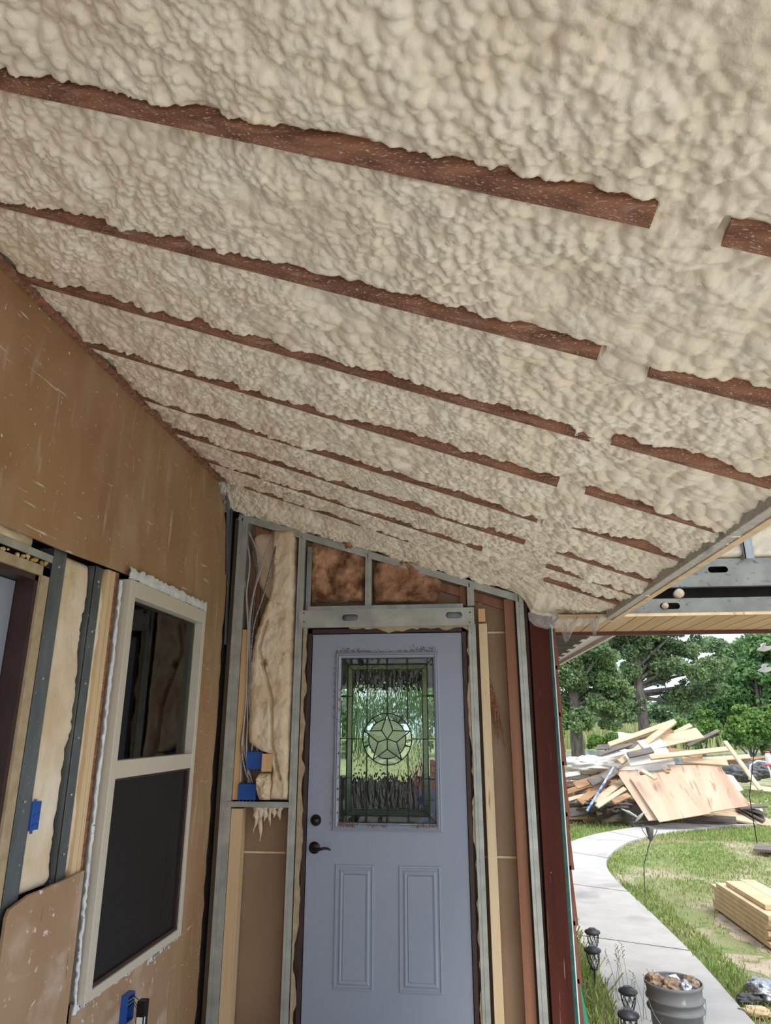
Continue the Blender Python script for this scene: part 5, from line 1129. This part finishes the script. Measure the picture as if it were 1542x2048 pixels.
def tree(base, H_, label, trunk_r, fork, crown, n_leaf, size, m, seed, name='oak_tree', bark='bark', sub=7, srad=.35):
    g = random.Random(seed); e = empty(name, base, label, 'tree'); B = Vector(base); b = MB()
    fk = B+Vector((g.uniform(-.1, .1), 0, fork))
    b.tube([B+Vector((0, 0, -.1)), B+Vector((0, 0, .15)), B+Vector((0, 0, .6)), B+Vector((0, 0, fork*.6)), fk, B+Vector((g.uniform(-.3, .3), 0, fork+(H_-fork)*.45)), B+Vector((g.uniform(-.4, .4), 0, fork+(H_-fork)*.85))],
           [trunk_r*1.7, trunk_r*1.35, trunk_r*1.05, trunk_r*.95, trunk_r*.85, trunk_r*.45, trunk_r*.1], 12)
    cs2 = []
    for (ox, oy, oz, r_) in crown:
        c = B+Vector((ox, oy, oz)); st = B+Vector((0, 0, fork+max(0, (oz-fork))*.35)); mid = (st+c)/2+Vector((0, 0, .12*r_))
        b.tube([st, mid, c], [trunk_r*.38, trunk_r*.22, trunk_r*.06], 6)
        for k in range(sub):
            th = g.uniform(0, 6.28); u = g.uniform(-1, 1); q = c+Vector((math.cos(th)*math.sqrt(1-u*u), math.sin(th)*math.sqrt(1-u*u), u*.75))*r_*g.uniform(.55, 1)
            cs2.append((*q, r_*srad*g.uniform(.7, 1.25))); b.tube([c, (c+q)/2+Vector((0, 0, .05*r_)), q], [trunk_r*.1, trunk_r*.06, trunk_r*.02], 4)
    b.build('trunk', bark, e); leafcloud(cs2, n_leaf, size, 'foliage', m, e, seed)
    return e
# two oaks: left one near, right one larger behind
t1 = PZ(1156, 1538); t1 = (t1[0], 32.0, -.2); s1 = 32.0/1370
tx = PY(1156, 1500, 32)[0]
def crown_px(Yd, x0, lst):       # crown lobes read off at the tree's own distance, given depth of their own
    o = []; g = random.Random(5)
    for px, py, rp in lst:
        q = PY(px, py, Yd); o.append((q[0]-x0, g.uniform(-1, 1)*rp/1370*Yd*.8, q[2]+.2, rp/1370*Yd))
    return o
tree((tx, 32, -.2), 9, 'left oak tree with a thick grey trunk standing before the pond', .28, 2.2,
     crown_px(32, tx, [(1120, 1350, 42), (1165, 1330, 42), (1205, 1350, 36), (1130, 1400, 36), (1175, 1390, 38), (1215, 1400, 30), (1140, 1440, 24), (1180, 1435, 28), (1225, 1435, 22), (1090, 1390, 40), (1240, 1380, 24), (1200, 1310, 30), (1090, 1320, 40)]), 40000, .15, 'leaf_oak', 3, sub=9, srad=.50)
tx2 = PY(1291, 1480, 38)[0]
tree((tx2, 38, -.2), 13, 'large oak tree with spreading crown behind the scrap pile', .30, 3.2,
     crown_px(38, tx2, [(1240, 1290, 40), (1290, 1275, 42), (1345, 1275, 40), (1388, 1295, 30), (1255, 1335, 42), (1310, 1325, 44), (1365, 1330, 40), (1420, 1340, 32), (1240, 1385, 26), (1345, 1380, 30), (1395, 1385, 28), (1430, 1370, 22), (1375, 1415, 18), (1270, 1410, 18), (1290, 1235, 44), (1350, 1230, 40), (1230, 1240, 40), (1400, 1225, 30)]), 50000, .17, 'leaf_oak', 7, sub=9, srad=.46)
# background trees
bgt = [(1455, 1480, 62, [(1450, 1400, 40), (1490, 1370, 42), (1460, 1440, 32), (1500, 1420, 36), (1430, 1430, 26)], 'leaf_mid', 'dark green cedar-like tree right of the large oak'),
       (1535, 1480, 60, [(1530, 1330, 44), (1550, 1390, 46), (1520, 1290, 32), (1560, 1300, 46), (1500, 1340, 28), (1545, 1440, 34)], 'leaf_mid', 'tall green tree at the right edge of the yard view'),
       (1450, 1480, 95, [(1440, 1300, 26), (1470, 1320, 30), (1460, 1350, 30), (1420, 1370, 24)], 'leaf_far', 'pale distant tree seen between the oak and the right tree'),
       (1130, 1480, 80, [(1110, 1440, 30), (1150, 1450, 24), (1180, 1445, 22)], 'leaf_far', 'distant tree line tree behind the left oak'),
       (1225, 1480, 90, [(1210, 1430, 26), (1245, 1425, 24), (1270, 1440, 20)], 'leaf_far', 'distant tree between the two oak trunks'),
       (1340, 1480, 85, [(1330, 1430, 26), (1365, 1420, 28), (1400, 1430, 24)], 'leaf_far', 'distant tree behind the right side of the large oak')]
for i, (px, py, Yd, lob, m, lab) in enumerate(bgt):
    x0 = PY(px, py, Yd)[0]; tree((x0, Yd, -.2), 8, lab, .3, 1.5, crown_px(Yd, x0, lob), 18000, .34 if Yd < 70 else .5, m, 30+i, name='background_tree', sub=8, srad=.6)
for k, (x0, lab) in enumerate(((-13, 'leafy tree far behind the door glass, at the left'), (-6.5, 'leafy tree far behind the door glass, in the middle'), (-1.0, 'leafy tree far behind the door glass, at the right'))):
    gg = random.Random(k+70); tree((x0, 40+k*2, -.2), 7, lab, .25, 1.5, [(gg.uniform(-3, 3), gg.uniform(-1.5, 1.5), gg.uniform(1.2, 6.5), gg.uniform(1.3, 2.0)) for _ in range(13)], 14000, .3, 'leaf_mid', 80+k, name='background_tree', sub=6, srad=.6)
bush = [(1405, 1478, 46, [(1395, 1465, 20), (1420, 1455, 22), (1380, 1478, 14)], 'bright green bush behind the right end of the pile'),
        (1500, 1480, 44, [(1480, 1455, 26), (1515, 1445, 30), (1500, 1478, 20), (1540, 1460, 28), (1460, 1475, 14)], 'large bright green willow bush at the pond edge'),
        (1345, 1480, 50, [(1335, 1465, 16), (1360, 1455, 20), (1320, 1475, 12)], 'green bush behind the large oak trunk'),
        (1112, 1500, 28, [(1105, 1470, 22), (1112, 1500, 16), (1100, 1440, 22)], 'light green bush beside the house wall'),
        (1215, 1490, 56, [(1190, 1480, 14), (1225, 1478, 14), (1250, 1480, 12)], 'low pale bush on the far bank')]
for i, (px, py, Yd, lob, lab) in enumerate(bush):
    x0 = PY(px, py, Yd)[0]; e = empty('bush', (x0, Yd, -.2), lab, 'bush'); b = MB(); cs2 = []; g = random.Random(50+i)
    for l_ in crown_px(Yd, x0, lob):
        c = Vector((x0+l_[0], Yd+l_[1]*.6, -.2+max(l_[2], .1))); b.tube([(x0, Yd, -.3), tuple((Vector((x0, Yd, -.2))+c)/2), tuple(c)], [.06, .04, .01], 5); cs2.append((*c, l_[3]*.95))
        for k in range(6): cs2.append((c[0]+g.gauss(0, .6)*l_[3], c[1]+g.gauss(0, .5)*l_[3], max(c[2]+g.gauss(0, .5)*l_[3], 0), l_[3]*.35))
    b.build('stem', 'bark', e); leafcloud(cs2, 9000, .22, 'foliage', 'leaf_bush', e, 60+i)
# meadow beyond the pond: tall grass band
g = np.random.default_rng(9); n_ = 26000; Yd = g.uniform(60, 84, n_); x = g.uniform(2, 46, n_)*Yd/60; hh = g.uniform(.5, 1.9, n_); w_ = g.uniform(.03, .12, n_); lx = g.normal(0, .25, n_)
V = np.zeros((n_, 4, 3)); V[:, 0] = np.stack([x-w_, Yd, np.full(n_, -.25)], 1); V[:, 1] = np.stack([x+w_, Yd+.02, np.full(n_, -.25)], 1); V[:, 2] = np.stack([x+w_*.3+lx, Yd, hh], 1); V[:, 3] = np.stack([x-w_*.3+lx, Yd, hh], 1)
tag(np_quads(V, 'meadow_grass', 'field'), 'tall pale meadow grass on the far bank of the pond', 'grass', kind='stuff')
# distant wood line
e = empty('distant_wood', (40, 135, -.2), 'hazy distant tree line closing the view', 'trees', kind='stuff')
cs2 = []; g = random.Random(3)
for k in range(60): xx = -5+k*2.0; cs2.append((xx, 135+g.uniform(-4, 4), g.uniform(1, 4.5), g.uniform(2.5, 4.2)))
leafcloud(cs2, 26000, .8, 'foliage', 'leaf_far', e, 77)
